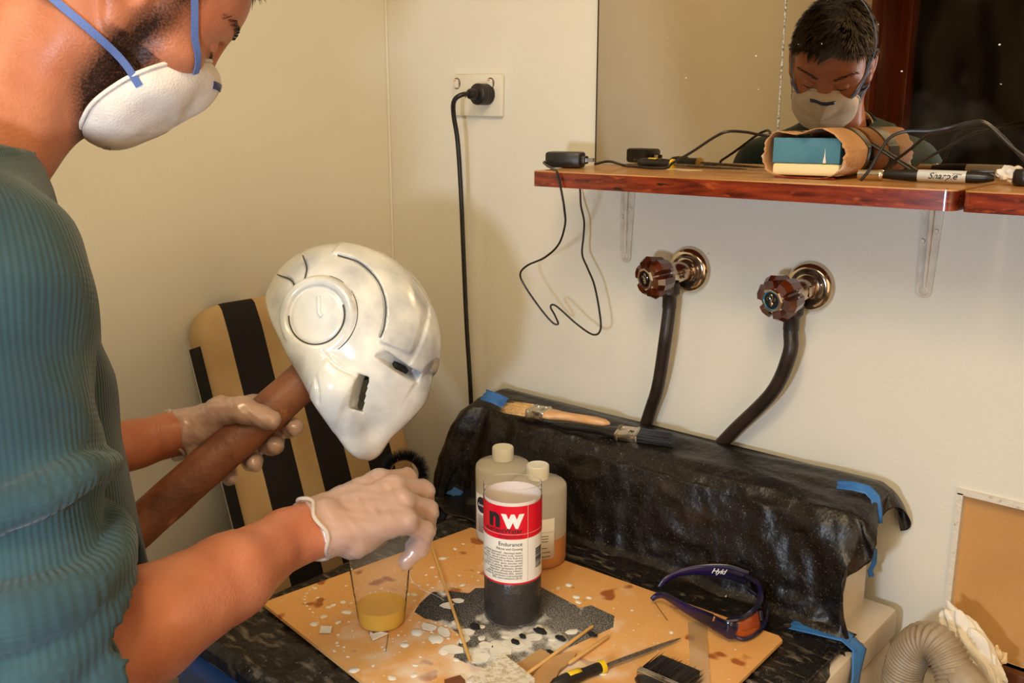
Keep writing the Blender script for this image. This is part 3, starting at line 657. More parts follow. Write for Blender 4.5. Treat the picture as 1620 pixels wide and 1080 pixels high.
FLK = ((715, 1028, .015, .010, .3, 'white flake beside the tip of the long bamboo stick'), (790, 1030, .017, .013, 1.1, 'largest white flake, between long bamboo stick and sanding pad'), (740, 1000, .011, .007, .2, 'small white flake just above the big one along the long stick'), (703, 1000, .016, .008, -.2, 'long white flake on the cup side of the long bamboo stick'), (770, 1020, .010, .008, .9, 'small round white flake overlapping the largest flake'), (812, 1018, .014, .007, .5, 'oblong white flake before the cut bottle next to a crumb'), (820, 985, .010, .006, 0, 'white flake tucked at the foot of the cut bottle'), (680, 992, .014, .008, .1, 'pale flake half off the black abrasive sheet towards the cup'), (708, 958, .010, .008, .4, 'white flake under the middle of the long bamboo stick'), (725, 950, .009, .007, .1, 'white flake near the back edge of the black abrasive sheet'), (845, 1008, .013, .008, .6, 'white flake between two black crumbs before the cut bottle'), (760, 1040, .012, .010, .8, 'white flake at the corner of the sanding pad'))
for px, py, rx, ry, ro, lab in FLK:
    flat_piece('plaster_flake', M_PNT, px, py, rx, ry, ro, lab, 'flake', 'white flakes around the cut bottle')
M_CRB = mat('black_crumb', (14, 11, 11), .8)
CRB = ((752, 990, .008, 'black crumb on the cup side of the cut bottle foot'), (827, 1006, .006, 'small black crumb right before the cut bottle'), (854, 997, .009, 'biggest black crumb, at the drape side of the cut bottle foot'), (887, 1009, .008, 'black crumb beside the bamboo stick on the card scraps'), (815, 1015, .007, 'black crumb nearest the sanding pad, among white flakes'), (870, 1030, .005, 'tiny black crumb at the edge of the flat card scrap'), (937, 1003, .007, 'black crumb between the two short bamboo sticks'))
for px, py, r, lab in CRB:
    b = MB(); bm = bmesh.new(); bmesh.ops.create_icosphere(bm, subdivisions=2, radius=1)
    for v in bm.verts: v.co *= 1+.5*nz(v.co*1.7+Vector((px, py, 0)), 1.0)
    for v in bm.verts: v.co = Vector((v.co.x*r, v.co.y*r*.55, max(v.co.z, -.4)*r*.38))
    b.bm(bm); o = b.build('black_crumb', M_CRB, sharp=30); o.location = at(px, py, z=BZ+.0035); tag(o, lab, 'crumb', 'black crumbs by the cut bottle')

# sticks
M_STK = mat('bamboo', (222, 178, 108), .45, col2=(206, 158, 88), nscale=8, stretch=(1, 1, .2))
def stick(A, B, r, label):
    b = MB(); b.tube([A, np.array(A)+(np.array(B)-A)*.02, np.array(A)+(np.array(B)-A)*.98, B], [r*.6, r, r, r*.6], 10); o = b.build('mixing_stick', M_STK); return tag(o, label, 'stick', 'bamboo mixing sticks')
stick(at(684, 866, z=BZ+.003), at(744, 1046, z=BZ+.0045), .0021, 'long bamboo mixing stick lying between the plastic cup and cut bottle')
stick(at(938, 990, z=BZ+.004), at(833, 1066, z=BZ+.006), .0022, 'bamboo stick lying across the brown card scraps')
stick(at(963, 1006, z=BZ+.003), at(900, 1049, z=BZ+.005), .0022, 'bamboo stick beside the file, half under its handle')
# card scraps and sanding block
M_KRF = mat('brown_card', (188, 148, 96), .7, col2=(176, 132, 80), nscale=14)
def scrap(poly, z, th, label, name='card_scrap', mt=None, cat='card', group='brown card scraps'):
    b = MB(); P = [at(x, y, z=z) for x, y in poly]; m = sum(P)/len(P); b.prism([(p[0]-m[0], p[1]-m[1]) for p in P], 0, th, wob=.0015); o = b.build(name, mt or M_KRF, smooth=False); o.location = m; return tag(o, label, cat, group)
scrap(((815, 1052), (855, 1027), (878, 1040), (840, 1070)), BZ+.0012, .001, 'flat brown card scrap next to the white sanding block')
scrap(((838, 1075), (868, 1042), (902, 1033), (912, 1034), (908, 1044), (885, 1062), (872, 1090)), BZ+.0026, .0012, 'curved brown card scrap tucked under the file handle')
M_DST = mat('dusty_foam', (226, 218, 200), .9, col2=(196, 180, 150), nscale=160, lo=.45, hi=.62, bump=.6, bscale=500)
scrap(((738, 1080), (770, 1058), (796, 1040), (846, 1080), (800, 1112)), BZ+.001, .005, 'white powder caked sanding pad at the near board edge', 'sanding_pad', M_DST, 'sanding pad', None)
scrap(((703, 1080), (728, 1073), (736, 1081), (720, 1096)), BZ+.0005, .004, 'small brown chip at the near board edge before the sanding pad', 'wood_chip', mat('chip_brown', (110, 62, 30), .6), 'chip', None)
scrap(((508, 991), (526, 991), (523, 1001), (505, 1001)), BZ+.0015, .0006, 'tiny square of white card near the spattered front board edge', 'paper_square', M_PNT, 'paper', 'small white paper squares')
scrap(((585, 1004), (603, 1000), (614, 1002), (590, 1013)), BZ+.0015, .0006, 'tiny white paper scrap right before the plastic cup', 'paper_square', M_PNT, 'paper', 'small white paper squares')
b = MB(); b.tube([at(614, 1003, z=BZ+.001), at(612, 1018, z=BZ+.001), at(610, 1030, z=BZ+.001)], .00035, 5); o = b.build('loose_bristle', M_BBR); tag(o, 'single dark bristle on the board before the plastic cup', 'bristle', 'loose bristles')
b = MB(); b.tube([at(1036, 953, z=BZ+.001), at(1046, 967, z=BZ+.002), at(1056, 981, z=BZ+.001)], .00035, 5); o = b.build('loose_bristle', M_BBR); tag(o, 'single dark bristle on the board beside the sunglasses arm tip', 'bristle', 'loose bristles')

# file with black and yellow handle
M_FIL = mat('file_steel', (120, 110, 98), .45, .7, col2=(92, 84, 76), nscale=200, bump=.6, bscale=1400); M_YEL = mat('yellow_grip', (226, 190, 30), .4); M_GRP = mat('black_grip', (26, 22, 20), .4)
def hand_file(A, B, w, label, hshare, up=(0, 0, 1)):
    A = np.array(A); B = np.array(B); L = np.linalg.norm(B-A); M = frame(A, B-A, up); t = thing('hand_file', label, 'file', A, 'hand files with black and yellow handles'); Mz = M @ Matrix.Rotation(math.pi/2, 4, 'Y')
    h = L*hshare; b = MB(); b.lathe([(0, 0), (w*.5, .001), (w*.82, .006), (w, h*.25), (w*.98, h*.45), (w*.80, h*.62), (w*.86, h*.80), (w*.82, h*.88)], 20, Mz); g_ = part(b, 'grip', M_GRP, t)
    b = MB(); b.lathe([(w*.86, h*.88), (w*1.02, h*.89), (w*1.02, h*.955), (w*.8, h*.965)], 20, Mz); part(b, 'collar', M_YEL, t)
    b = MB(); b.grid(9, 4, lambda u, v: tuple(Mz @ Vector(((w*1.02)*math.cos(2.6+u*1.1), (w*1.02)*math.sin(2.6+u*1.1), h*(.30+.22*v)))) ); part(b, 'yellow_inlay', M_YEL, t, solid=.0004)
    b = MB(); b.tube([A+(B-A)*f for f in (hshare*.95, hshare*1.0, hshare+.1, .75, .93, 1.0)], [w*.30, w*.42, w*.46, w*.44, w*.32, w*.10], 4, flat=.55); part(b, 'blade', M_FIL, t, smooth=False)
    return t
hand_file(at(872, 1084, z=BZ+.0075), at(1077, 1009, z=BZ+.004), .0078, 'half round file with black and yellow handle lying on the spattered board', .40)
# clear ruler
b = MB(); P = [at(x, y, z=BZ+.0004) for x, y in ((1088, 985), (1117, 983), (1124, 1084), (1094, 1088))]; b.prism([(p[0], p[1]) for p in P], BZ+.0002, BZ+.0016)
o = b.build('clear_strip', clear('ruler_plastic', (232, 214, 168), .30, .1), smooth=False); tag(o, 'clear flat plastic strip lying between the file tip and sunglasses', 'strip')

# ================================================================ BOTTLES and CUP
M_HDPE = clear('milky_plastic', (240, 236, 224), .64, .35, gloss=.06); M_RES = mat('amber_resin', (226, 150, 60), .3, trans=.0, sss=.0); M_CAPW = mat('ribbed_cap', (228, 224, 210), .4); M_LBL = mat('paper_label', (230, 226, 214), .6); M_INK = mat('ink_black', (30, 26, 28), .6); M_NVY = mat('ink_navy', (34, 38, 52), .6); M_WIN = mat('ink_white', (236, 234, 228), .5); M_RED = mat('ink_red', (214, 14, 40), .35); M_RIN = mat('ink_dark_red', (120, 16, 28), .5)
CAMTH = lambda c: math.atan2(CAM[1]-c[1], CAM[0]-c[0])
def curved(mb, c, R, t0, t1, z0, z1, n=24, nv=2): mb.grid(n, nv, lambda u, v: (c[0]+R*math.cos(t0+u*(t1-t0)), c[1]+R*math.sin(t0+u*(t1-t0)), c[2]+z0+v*(z1-z0))); return mb
def bottle(c, label, level, lab0, lab1, rich):
    t = thing('plastic_bottle', label, 'bottle', c, 'milky screw cap bottles'); R = .0415; H = .118
    z0_ = level+.001 if rich else .006
    if rich: b = MB(); b.lathe([(R*.85, .0005), (R*.97, .002), (R, .006), (R, z0_)], 44, c=c); part(b, 'filled_wall', clear('amber_wall', (230, 178, 116), .74, .35, gloss=.06), t, sharp=50)
    b = MB(); b.lathe(([(R, z0_)] if rich else [(R*.85, .0005), (R*.97, .002), (R, .006)])+[(R, H-.008), (R*.985, H-.003), (R*.93, H), (R*.45, H+.004), (.0150, H+.0055), (.0150, H+.012)], 44, c=c); part(b, 'bottle_body', M_HDPE, t, sharp=50)
    b = MB(); b.lathe([(R*.86, .002), (R*.985, .006), (R*.985, level), (0, level)], 40, c=c); part(b, 'resin', M_RES if rich else mat('clear_hardener', (222, 216, 198), .3), t, sharp=50)
    b = MB(); n = 60; prof = [(.0158, H+.0065), (.0158, H+.0245), (.0150, H+.0262), (.0128, H+.0262), (.0122, H+.0256), (0, H+.0256)]
    b.lathe(prof, n, c=c)
    for i, v in enumerate(b.v[:2*n]):
        if i % 2: b.v[i] = (c[0]+(v[0]-c[0])*1.025, c[1]+(v[1]-c[1])*1.025, v[2])
    part(b, 'screw_cap', M_CAPW, t, sharp=35)
    th = CAMTH(c); b = MB(); curved(b, c, R+.0003, th+lab0, th+lab1, .018, .078); lb = part(b, 'label', M_LBL, t, solid=.0002)
    return t, th, R
ca = V3(*at(796, 847, z=BZ)[:2], BZ); t, th, R = bottle(ca, 'milky screw cap bottle with a round navy mark, behind the cut bottle', .10, -1.30, .25, False)
b = MB(); n = 28; cc = th-.86
b.grid(n, 6, lambda u, v: (ca[0]+(R+.0007)*math.cos(cc+.0125*v*math.cos(2*math.pi*u)/R), ca[1]+(R+.0007)*math.sin(cc+.0125*v*math.cos(2*math.pi*u)/R), ca[2]+.062+.0125*v*math.sin(2*math.pi*u)), True); part(b, 'round_mark', M_NVY, t)
b = MB(); wrap_text(b, text('Barnes', .0062, .0001, 0, 'CENTER'), ca, R+.0012, cc, .060); part(b, 'lettering', M_WIN, t, smooth=False)
def lines(mb, c, R, th0, wd, z0, n, dz, rs, size=.0016):
    for i in range(n): curved(mb, c, R, th0, th0+wd*rs.uniform(.6, 1)/R, z0-i*dz, z0-i*dz+size*.55, 8)
b = MB(); rs = random.Random(4); lines(b, ca, R+.0007, cc-.22, .022, .044, 11, .0026, rs); curved(b, ca, R+.0007, cc+.34, cc+.36, .03, .075, 3); part(b, 'small_print', M_INK, t)
cb = V3(*at(850, 882, z=BZ)[:2], BZ); t, th, R = bottle(cb, 'milky bottle one third full of amber resin, closest to the black drape', .043, -.55, .62, True)
b = MB(); lines(b, cb, R+.0007, th+.12, .016, .052, 3, .004, rs); lines(b, cb, R+.0007, th+.12, .014, .034, 3, .0065, rs); curved(b, cb, R+.0007, th-.5, th+.56, .058, .0583, 20); part(b, 'small_print', M_INK, t)
# cut drink bottle
cc_ = V3(*at(811, 974, z=BZ)[:2], BZ+.001); th = CAMTH(cc_); R = .0362
t = thing('cut_bottle', 'clear bottle with top cut off, red and white label, half full of black pigment', 'bottle', cc_)
M_CLR = clear('clear_pet', (236, 228, 218), .05, .05, gloss=.05)
H = .183; b = MB()
b.grid(56, 16, lambda u, v: (cc_[0]+R*math.cos(2*math.pi*u), cc_[1]+R*math.sin(2*math.pi*u), cc_[2]+.004+v*(H-.004-.004*math.sin(2*math.pi*u-.6))), True)
b.lathe([(0, .001), (R*.86, .001), (R*.97, .0025), (R, .0045)], 56, c=cc_); b.lathe([(R*1.004, .060), (R*1.012, .062), (R*1.004, .064)], 56, c=cc_); part(b, 'bottle_wall', M_CLR, t, sharp=50)
b = MB(); b.tube([(cc_[0]+R*math.cos(a), cc_[1]+R*math.sin(a), cc_[2]+H-.004*math.sin(a-.6)) for a in np.linspace(0, 2*math.pi, 57)[:-1]], .00045, 5, closed=True); part(b, 'cut_rim', clear('rim_plastic', (235, 230, 220), .55, .1), t)
M_PIG = mat('black_pigment', (10, 7, 7), .35, col2=(22, 15, 13), nscale=40, bump=.5, bscale=120); layer(M_PIG, (70, 54, 48), 30, .66, .85, 4)
b = MB(); b.lathe([(R*.84, .002), (R*.965, .005), (R*.965, .072), (R*.7, .078), (0, .075)], 48, c=cc_); part(b, 'pigment', M_PIG, t, sharp=60)
zl0, zl1, zl2 = .062, .122, .165
b = MB(); curved(b, cc_, R+.0005, 0, 2*math.pi, zl0, zl1+.0005, 64); part(b, 'white_label', M_LBL, t)
b = MB(); curved(b, cc_, R+.0006, 0, 2*math.pi, zl1, zl2, 64); part(b, 'red_label', M_RED, t)
b = MB(); curved(b, cc_, R+.0006, 0, 2*math.pi, zl0, zl0+.0022, 64); part(b, 'red_border', M_RED, t)
tr = th+.33                                                    # text margin
def rt_text(s, size, z, mt, name, bold=0.0, shear=0.0, sp=1.0, end=0.0, R_=R+.0012):
    b = MB(); wrap_text(b, text(s, size, bold, shear, 'RIGHT', sp), cc_, R_, tr+end, z); return part(b, name, mt, t, smooth=False)
rt_text('w', .034, .1385, M_WIN, 'logo_letter', .0016, 0, 1)
rt_text('n', .034, .1385, M_INK, 'logo_letter', .0016, 0, 1, -.027/R)
rt_text('nutrientWater', .0086, .1305, M_INK, 'lettering', .00012)
rt_text('Dragonfruit', .0064, .1240, M_RIN, 'lettering')
rt_text('Endurance', .0072, .1135, M_INK, 'lettering')
rt_text('Ribose and Ginseng', .0042, .1082, M_INK, 'lettering')
for i, s in enumerate(('(natural approved) - deionised water,', 'cane sugar, food acid (citric acid), natural', 'flavour, natural colour from fruit and', 'vegetable (anthocyanins), d-ribose, natural', 'flavours (water, gum), ascorbic acid', '(vitamin C), ginseng, alpha-tocopheryl', 'acetate (vitamin E), electrolytes (potassium citrate,', 'magnesium phosphate tribasic),', 'calcium pantothenate (B5), retinol', '(vitamin A), pyridoxine hydrochloride', '(B6), cyanocobalamin (B12).')):
    rt_text(s, .0035, .1034-i*.0034, M_INK, 'small_print')
b = MB()
for i in range(16): curved(b, cc_, R+.0011, th+.86, th+1.25, .079+i*.0017, .079+i*.0017+rs.choice((.0006, .0009, .0013)), 5)
part(b, 'barcode', M_INK, t, smooth=False)
b = MB(); curved(b, cc_, R-.0006, 0, 2*math.pi, zl0, zl2+.004, 64); part(b, 'label_backing', mat('label_back', (228, 214, 204), .7), t)
b = MB(); curved(b, cc_, R+.0009, th+.52, th+.535, zl0+.003, zl2, 2); part(b, 'label_seam', mat('seam_beige', (196, 186, 172), .6), t)  # thin beige strip marking the seam of the label
b = MB(); curved(b, cc_, R+.0010, 0, 2*math.pi, .1285, .1288, 60); part(b, 'label_rule', M_LBL, t)
# clear cup
cu = V3(*at(604, 983, z=BZ)[:2], BZ+.0005)
t = thing('plastic_cup', 'clear ribbed disposable cup holding a little yellow resin under the gloved fist', 'cup', cu)
prof = [(.0275, .0008), (.0285, .0015), (.029, .004)]
for i in range(40):
    z = .006+i*.0028; r = .0292+.0125*(z/.118); prof.append((r+(.0007 if (i % 2 and z > .042) else 0), z))
prof += [(.0425, .119), (.0440, .120), (.0440, .1215), (.0422, .1218)]
b = MB(); b.lathe([(0, .0008)]+prof, 48, c=cu); part(b, 'cup_wall', clear('clear_cup', (240, 234, 220), .09, .06, gloss=.04), t, sharp=0)
M_YRS = clear('yellow_resin', (250, 206, 56), .80, .05, tint=(250, 214, 90), gloss=.10)
b = MB(); b.lathe([(0, .0016), (.0278, .0018), (.0285, .004), (.0308, .0245), (0, .0240)], 44, c=cu); part(b, 'yellow_resin', M_YRS, t, sharp=50)

# ================================================================ SUNGLASSES
M_NVP = mat('navy_plastic', (26, 18, 66), .25, col2=(14, 10, 34), nscale=14, coat=.3); M_LEN = mat('amber_lens', (150, 66, 22), .08, spec=.8); M_LEN2 = clear('smoke_lens', (40, 22, 12), .75, .05, tint=(120, 70, 40))
t = thing('sunglasses', 'navy wraparound sunglasses with amber lenses lying at the board edge', 'sunglasses', at(1140, 960, z=BZ))
def G(px, py, z): return at(px, py, z=z)
def ribbon(name, pts, hs, ths, mt, sm=6):
    P = spline(pts, sm); hh = np.interp(np.linspace(0, len(pts)-1, len(P)), range(len(pts)), hs); tt = np.interp(np.linspace(0, len(pts)-1, len(P)), range(len(pts)), ths); b = MB(); vs = []; m = 12
    for i, p in enumerate(P):
        T = unit(P[min(i+1, len(P)-1)]-P[max(i-1, 0)]); S = unit(np.cross(T, V3(0, 0, 1))); U = np.cross(S, T)
        for k in range(m): a = 2*math.pi*k/m; vs.append(p+S*tt[i]*math.cos(a)+U*hh[i]*math.sin(a))
    n = len(P); fs = [(i*m+k, i*m+(k+1) % m, (i+1)*m+(k+1) % m, (i+1)*m+k) for i in range(n-1) for k in range(m)]+[tuple(range(m))[::-1], tuple((n-1)*m+k for k in range(m))]
    b.add(vs, fs); return part(b, name, mt, t, sharp=60), P
g0 = [G(1031, 948, BZ+.008), G(1040, 942, BZ+.014), G(1053, 943, BZ+.018), G(1085, 962, BZ+.020), G(1128, 983, BZ+.020)]
ribbon('temple_arm', g0, [.0035, .0042, .0048, .0075, .0105], [.0022]*5, M_NVP)
front = [G(1128, 984, BZ+.020), G(1150, 995, BZ+.019), G(1178, 1003, BZ+.018), G(1198, 992, BZ+.019), G(1204, 972, BZ+.022), G(1200, 945, BZ+.022), G(1192, 920, BZ+.022)]
ribbon('front_frame', front[:2]+[G(1164, 999, BZ+.016)], [.0105, .0115, .0110], [.0024, .0026, .002], M_NVP)
def lens_rim(c0, c1, c2, up, nm):
    pass
# wrapped front: upper and lower rails with the two lenses between
top = [G(1150, 982, BZ+.028), G(1172, 978, BZ+.030), G(1192, 966, BZ+.031), G(1203, 946, BZ+.031), G(1200, 925, BZ+.031), G(1180, 910, BZ+.030)]
bot = [G(1150, 1000, BZ+.010), G(1176, 1010, BZ+.004), G(1198, 1000, BZ+.004), G(1211, 978, BZ+.008), G(1208, 950, BZ+.006), G(1184, 930, BZ+.008)]
b = MB(); b.tube(spline(top, 6), .0034, 8); part(b, 'brow_rail', M_NVP, t)
b = MB(); b.tube(spline(bot, 6), .0032, 8); part(b, 'lower_rail', M_NVP, t)
ta, ba = spline(top, 6), spline(bot, 6)
for nm, i0, i1, mt in (('lens', 1, 14, M_LEN), ('lens', 17, 29, M_LEN2)):
    b = MB(); b.grid(i1-i0+1, 5, lambda u, v: tuple(ta[i0+int(round(u*(i1-i0)))]*(1-v)+ba[i0+int(round(u*(i1-i0)))]*v+V3(.6, -.5, 0)*.004*math.sin(math.pi*v))); part(b, nm, mt, t, solid=.0012)
ribbon('nose_bridge', [ta[15]*.75+ba[15]*.25, ta[15]*.3+ba[15]*.7], [.004, .003], [.004, .004], M_NVP)
g1 = [G(1043, 928, BZ+.010), G(1054, 916, BZ+.020), G(1075, 906, BZ+.027), G(1110, 901, BZ+.031), G(1150, 904, BZ+.031), G(1182, 914, BZ+.026)]
_, PA = ribbon('temple_arm', g1, [.0035, .0045, .005, .0075, .0105, .0105], [.0022]*6, M_NVP)
iA = int(len(PA)*.74); pA = PA[iA]; TA = unit(PA[iA+2]-PA[iA-2]); SA = unit(np.cross(TA, V3(0, 0, 1))); UA = np.cross(SA, TA)
sgn = 1 if np.dot(SA, CAM-pA) > 0 else -1; xA = TA
Mg = Matrix(((xA[0], UA[0], SA[0]*sgn, 0), (xA[1], UA[1], SA[1]*sgn, 0), (xA[2], UA[2], SA[2]*sgn, 0), (0, 0, 0, 1))); pq = pA+SA*sgn*.0034-xA*.010-UA*.003
b = MB(); flat_text(b, text('Hyld', .0105, .0001, .45, 'LEFT', .9), Matrix.Translation(Vector(pq)) @ Mg); part(b, 'script_mark', M_WIN, t, smooth=False)
b = MB(); p_, q_ = G(1130, 976, BZ+.030), G(1126, 992, BZ+.010); b.tube([p_, q_], .0012, 6); part(b, 'hinge_line', mat('hinge_pin', (220, 190, 170), .3, .8), t)

# ================================================================ ON THE SHELF
# power adapter with looping lead
t = thing('power_adapter', 'black plug-in power adapter on the shelf end with its lead looping below', 'adapter', (.53, -.10, SZ))
a0 = at(867, 262, y=-.118); a1 = at(922, 264, y=-.100); ax = unit(V3(a1[0]-a0[0], a1[1]-a0[1], 0)); mid = (a0+a1)/2; mid[2] = SZ+.0118
Mx = frame(mid, ax, (0, 0, 1)); Lh = np.linalg.norm((a1-a0)[:2])/2
b = MB(); b.box((-Lh, -.016, -.0115), (Lh, .016, .0120), Mx, bev=.0045); part(b, 'adapter_case', M_BLK, t)
b = MB(); b.box((Lh-.003, -.010, -.006), (Lh+.006, .010, .006), Mx, bev=.002); part(b, 'plug_block', M_BLK, t)
for y in (-.005, .005):
    b = MB(); b.box((Lh+.005, y-.0008, -.0025), (Lh+.017, y+.0008, .0028), Mx); part(b, 'plug_pin', M_SIL, t, smooth=False)
st = np.array(Mx @ Vector((-Lh+.004, -.0165, -.002)))
pts = [st+V3(0, .004, 0), st+V3(-.001, -.006, -.002), at(873, 265, y=-.170)*[1, 1, 0]+[0, 0, SZ+.0025], at(879, 269, y=-.192)*[1, 1, 0]+[0, 0, SZ+.0022], at(882, 275, y=-.1995), at(886, 292, y=-.2005), at(890, 312, y=-.201), at(893, 332, y=-.197), at(894, 355, y=-.17), at(884, 386, y=-.15), at(862, 407, y=-.135), at(834, 420, y=-.125), at(823, 434, y=-.12), at(832, 455, y=-.115), at(855, 488, y=-.11), at(874, 510, y=-.105), at(883, 512, y=-.10), at(878, 499, y=-.095), at(871, 485, y=-.09), at(880, 484, y=-.088), at(912, 512, y=-.08), at(938, 529, y=-.075), at(950, 521, y=-.07), at(948, 490, y=-.066), at(940, 450, y=-.06), at(930, 425, y=-.055), at(921, 402, y=-.05), at(923, 375, y=-.044), at(924, 350, y=-.038), at(919, 325, y=-.03), at(918, 305, y=-.016), at(917, 292, y=-.014)]
b = MB(); b.tube([p for p in spline(pts, 7)], .0016, 8); part(b, 'lead', M_BLK, t)
# black file on the shelf
f0 = at(1009, 259, y=-.050); f1 = at(1182, 268, y=-.030); f0[2] = SZ+.0085; f1[2] = SZ+.004
hand_file(f0, f1, .0078, 'black handled file with a yellow collar lying on the shelf by the mirror', .36)
b = MB(); P = [at(x, y, z=SZ) for x, y in ((1010, 264), (1060, 264), (1122, 273), (1100, 274))]
P = [(.590, -.040), (.640, -.020), (.716, -.050), (.700, -.065)]
b.prism(P, SZ+.0002, SZ+.0012); o = b.build('paper_strip', mat('cream_paper', (228, 214, 184), .7), smooth=False); tag(o, 'thin cream paper strip lying under the file on the shelf', 'paper')
# cables along the shelf
def cable(pts, label, r=.0019):
    b = MB(); b.tube(spline(pts, 8), r, 8); o = b.build('black_cable', M_BLK); return tag(o, label, 'cable', 'thin black cables on the shelf')
cable([(.535, -.060, SZ+.004), (.548, -.040, SZ+.008), (.570, -.030, SZ+.002), at(1000, 261, y=-.045)*[1, 1, 0]+[0, 0, SZ+.0025], at(1050, 264, y=-.075)*[1, 1, 0]+[0, 0, SZ+.003], at(1064, 258, y=-.075), at(1095, 240, y=-.07), at(1130, 217, y=-.065), at(1152, 208, y=-.06), at(1180, 209, y=-.040), at(1210, 214, y=-.016), at(1245, 211, y=-.009), at(1285, 208, y=-.009), at(1320, 208, y=-.009), at(1360, 218, y=-.009), (1.0, -.012, SZ+.004)], 'black cable rising over the file and passing behind the wrapped block')
cable([at(1362, 279, y=-.135)*[1, 1, 0]+[0, 0, SZ+.002], at(1376, 268, y=-.135), at(1392, 240, y=-.130), at(1408, 218, y=-.125), at(1432, 208, y=-.12), at(1470, 207, y=-.115), at(1500, 202, y=-.11), at(1530, 194, y=-.11), at(1556, 193, y=-.11), at(1585, 215, y=-.11), at(1608, 240, y=-.11), at(1630, 262, y=-.11), at(1650, 270, y=-.11)], 'black cable arching from the wrapped block towards the far shelf end')
cable([at(1391, 276, y=-.05)*[1, 1, 0]+[0, 0, SZ+.002], at(1410, 259, y=-.06), at(1440, 236, y=-.075), at(1468, 214, y=-.09), at(1500, 206, y=-.105), at(1540, 196, y=-.116), at(1562, 197, y=-.118), at(1600, 232, y=-.118), at(1640, 262, y=-.116)], 'lower black cable rising behind the marker and running beside the other')
# sanding block wrapped in torn paper
M_BLB = mat('blue_block', (78, 132, 148), .75, col2=(58, 110, 128), nscale=10, bump=.2, bscale=120); M_CRM = mat('cream_foam', (232, 212, 160), .8); M_PAP = mat('sand_paper_back', (206, 158, 108), .75, col2=(190, 138, 88), nscale=12, bump=.3, bscale=300); layer(M_PAP, (240, 226, 204), 30, .62, .80, 6)
p0 = at(1216, 274, y=-.125); p1 = at(1326, 280, y=-.125); wd = p1[0]-p0[0]; x0 = p0[0]; y0 = -.128
t = thing('sanding_block', 'blue and cream sanding block inside a torn paper sleeve on the shelf', 'sanding block', (x0+wd/2, y0+.04, SZ))
RB = Matrix.Translation((x0, y0, SZ)) @ Matrix.Rotation(.10, 4, 'Z')
b = MB(); b.box((.003, .006, .0185), (wd*.96, .085, .049), RB, bev=.0008); part(b, 'blue_block', M_BLB, t, smooth=False)
b = MB(); b.box((.004, .004, .0035), (wd*.97, .087, .0180), RB, bev=.003); part(b, 'cream_foam', M_CRM, t)
b = MB(); b.lathe([(0, 0), (.0022, .001), (.0020, .003), (.0006, .010), (.0002, .017), (0, .018)], 10, RB @ Matrix.Translation((wd*.76, .0055, .0185))); part(b, 'white_drip', M_PNT, t)
M_BAND = mat('dark_band', (20, 18, 18), .5)
def sleeve(u, v):
    a = 2*math.pi*u; cx, cz = wd*.495, .029; k = 3.2; c, s_ = math.cos(a), math.sin(a)
    rx = wd*.545; rz = .0282; q = (abs(c)**k+abs(s_)**k)**(-1/k)
    x = cx+rx*q*c; z = cz+rz*q*s_+(.004*math.sin(5*a+2)*(1 if s_ > .3 else 0)); yy = -.004+v*.112
    yy += (.004*math.sin(3*a+1)+.003*math.sin(11*a)+.0025*math.sin(23*a))*(1-v)**4; yy += .006*math.sin(2*a)*v
    if c > .3: x += .010*math.sin(math.pi*v)*c
    return tuple(RB @ Vector((x, yy, max(z, .0008))))
b = MB(); b.grid(72, 16, sleeve, True); part(b, 'paper_sleeve', M_PAP, t, sharp=0, solid=.0006)
b = MB(); b.grid(72, 4, lambda u, v: (lambda q: (q[0]+(.0012 if q[0] > x0+wd/2 else -.0008), q[1], q[2]+(.0009 if q[2] > SZ+.03 else .0)))(sleeve(u, .56+.20*v)), True); part(b, 'dark_band', M_BAND, t, sharp=0)
b = MB(); b.tube([(x0+.01, y0, SZ+.0016), (x0+wd*.5, y0-.001, SZ+.002), (x0+wd*.95, y0+.004, SZ+.0016)], .0009, 6); part(b, 'red_edge', mat('sleeve_red', (150, 40, 34), .7), t)
# marker pen
m0 = at(1388, 277, y=-.100); m1 = at(1573, 284, y=-.090); m0[2] = m1[2] = SZ+.0078; Lm = np.linalg.norm(m1-m0)
t = thing('marker_pen', 'double ended black marker pen with grey barrel lying on the shelf', 'marker', m0)
Mm = frame(m0, m1-m0, (0, 0, 1)); Mz = Mm @ Matrix.Rotation(math.pi/2, 4, 'Y')
b = MB(); b.lathe([(.0012, 0), (.0038, .001), (.0048, .006), (.0062, .020), (.0070, .036), (.0070, Lm*.365)], 24, Mz); part(b, 'cap', M_BHN, t)
b = MB(); b.lathe([(.0066, Lm*.36), (.0069, Lm*.372), (.0069, Lm*.77), (.0066, Lm*.78)], 24, Mz); part(b, 'barrel', mat('marker_grey', (196, 198, 196), .35), t)
b = MB(); b.lathe([(.0068, Lm*.775), (.0068, Lm*.86), (.0058, Lm*.93), (.0042, Lm*.985), (.0030, Lm)], 24, Mz); part(b, 'end_cap', M_BHN, t)
b = MB(); b.box((Lm*.80, -.0012, .0055), (Lm*1.0, .0012, .0080), Mm, bev=.0006); part(b, 'clip', M_BHN, t)
def on_barrel(tx, s0, a0):
    out = []
    for v in tx[0]:
        a = a0+v[1]/.0071; p = Mm @ Vector((s0+v[0], -.0071*math.cos(a), .0071*math.sin(a))); out.append(p)
    return out, tx[1]
b = MB(); v_, f_ = on_barrel(text('Sharpie', .0104, .00012, .35), Lm*.46, -.38); b.add(v_, f_); v_, f_ = on_barrel(text('TWIN', .0030, .00005), Lm*.68, .30); b.add(v_, f_); v_, f_ = on_barrel(text('TIP', .0030, .00005), Lm*.68, -.12); b.add(v_, f_); part(b, 'lettering', M_INK, t, smooth=False)
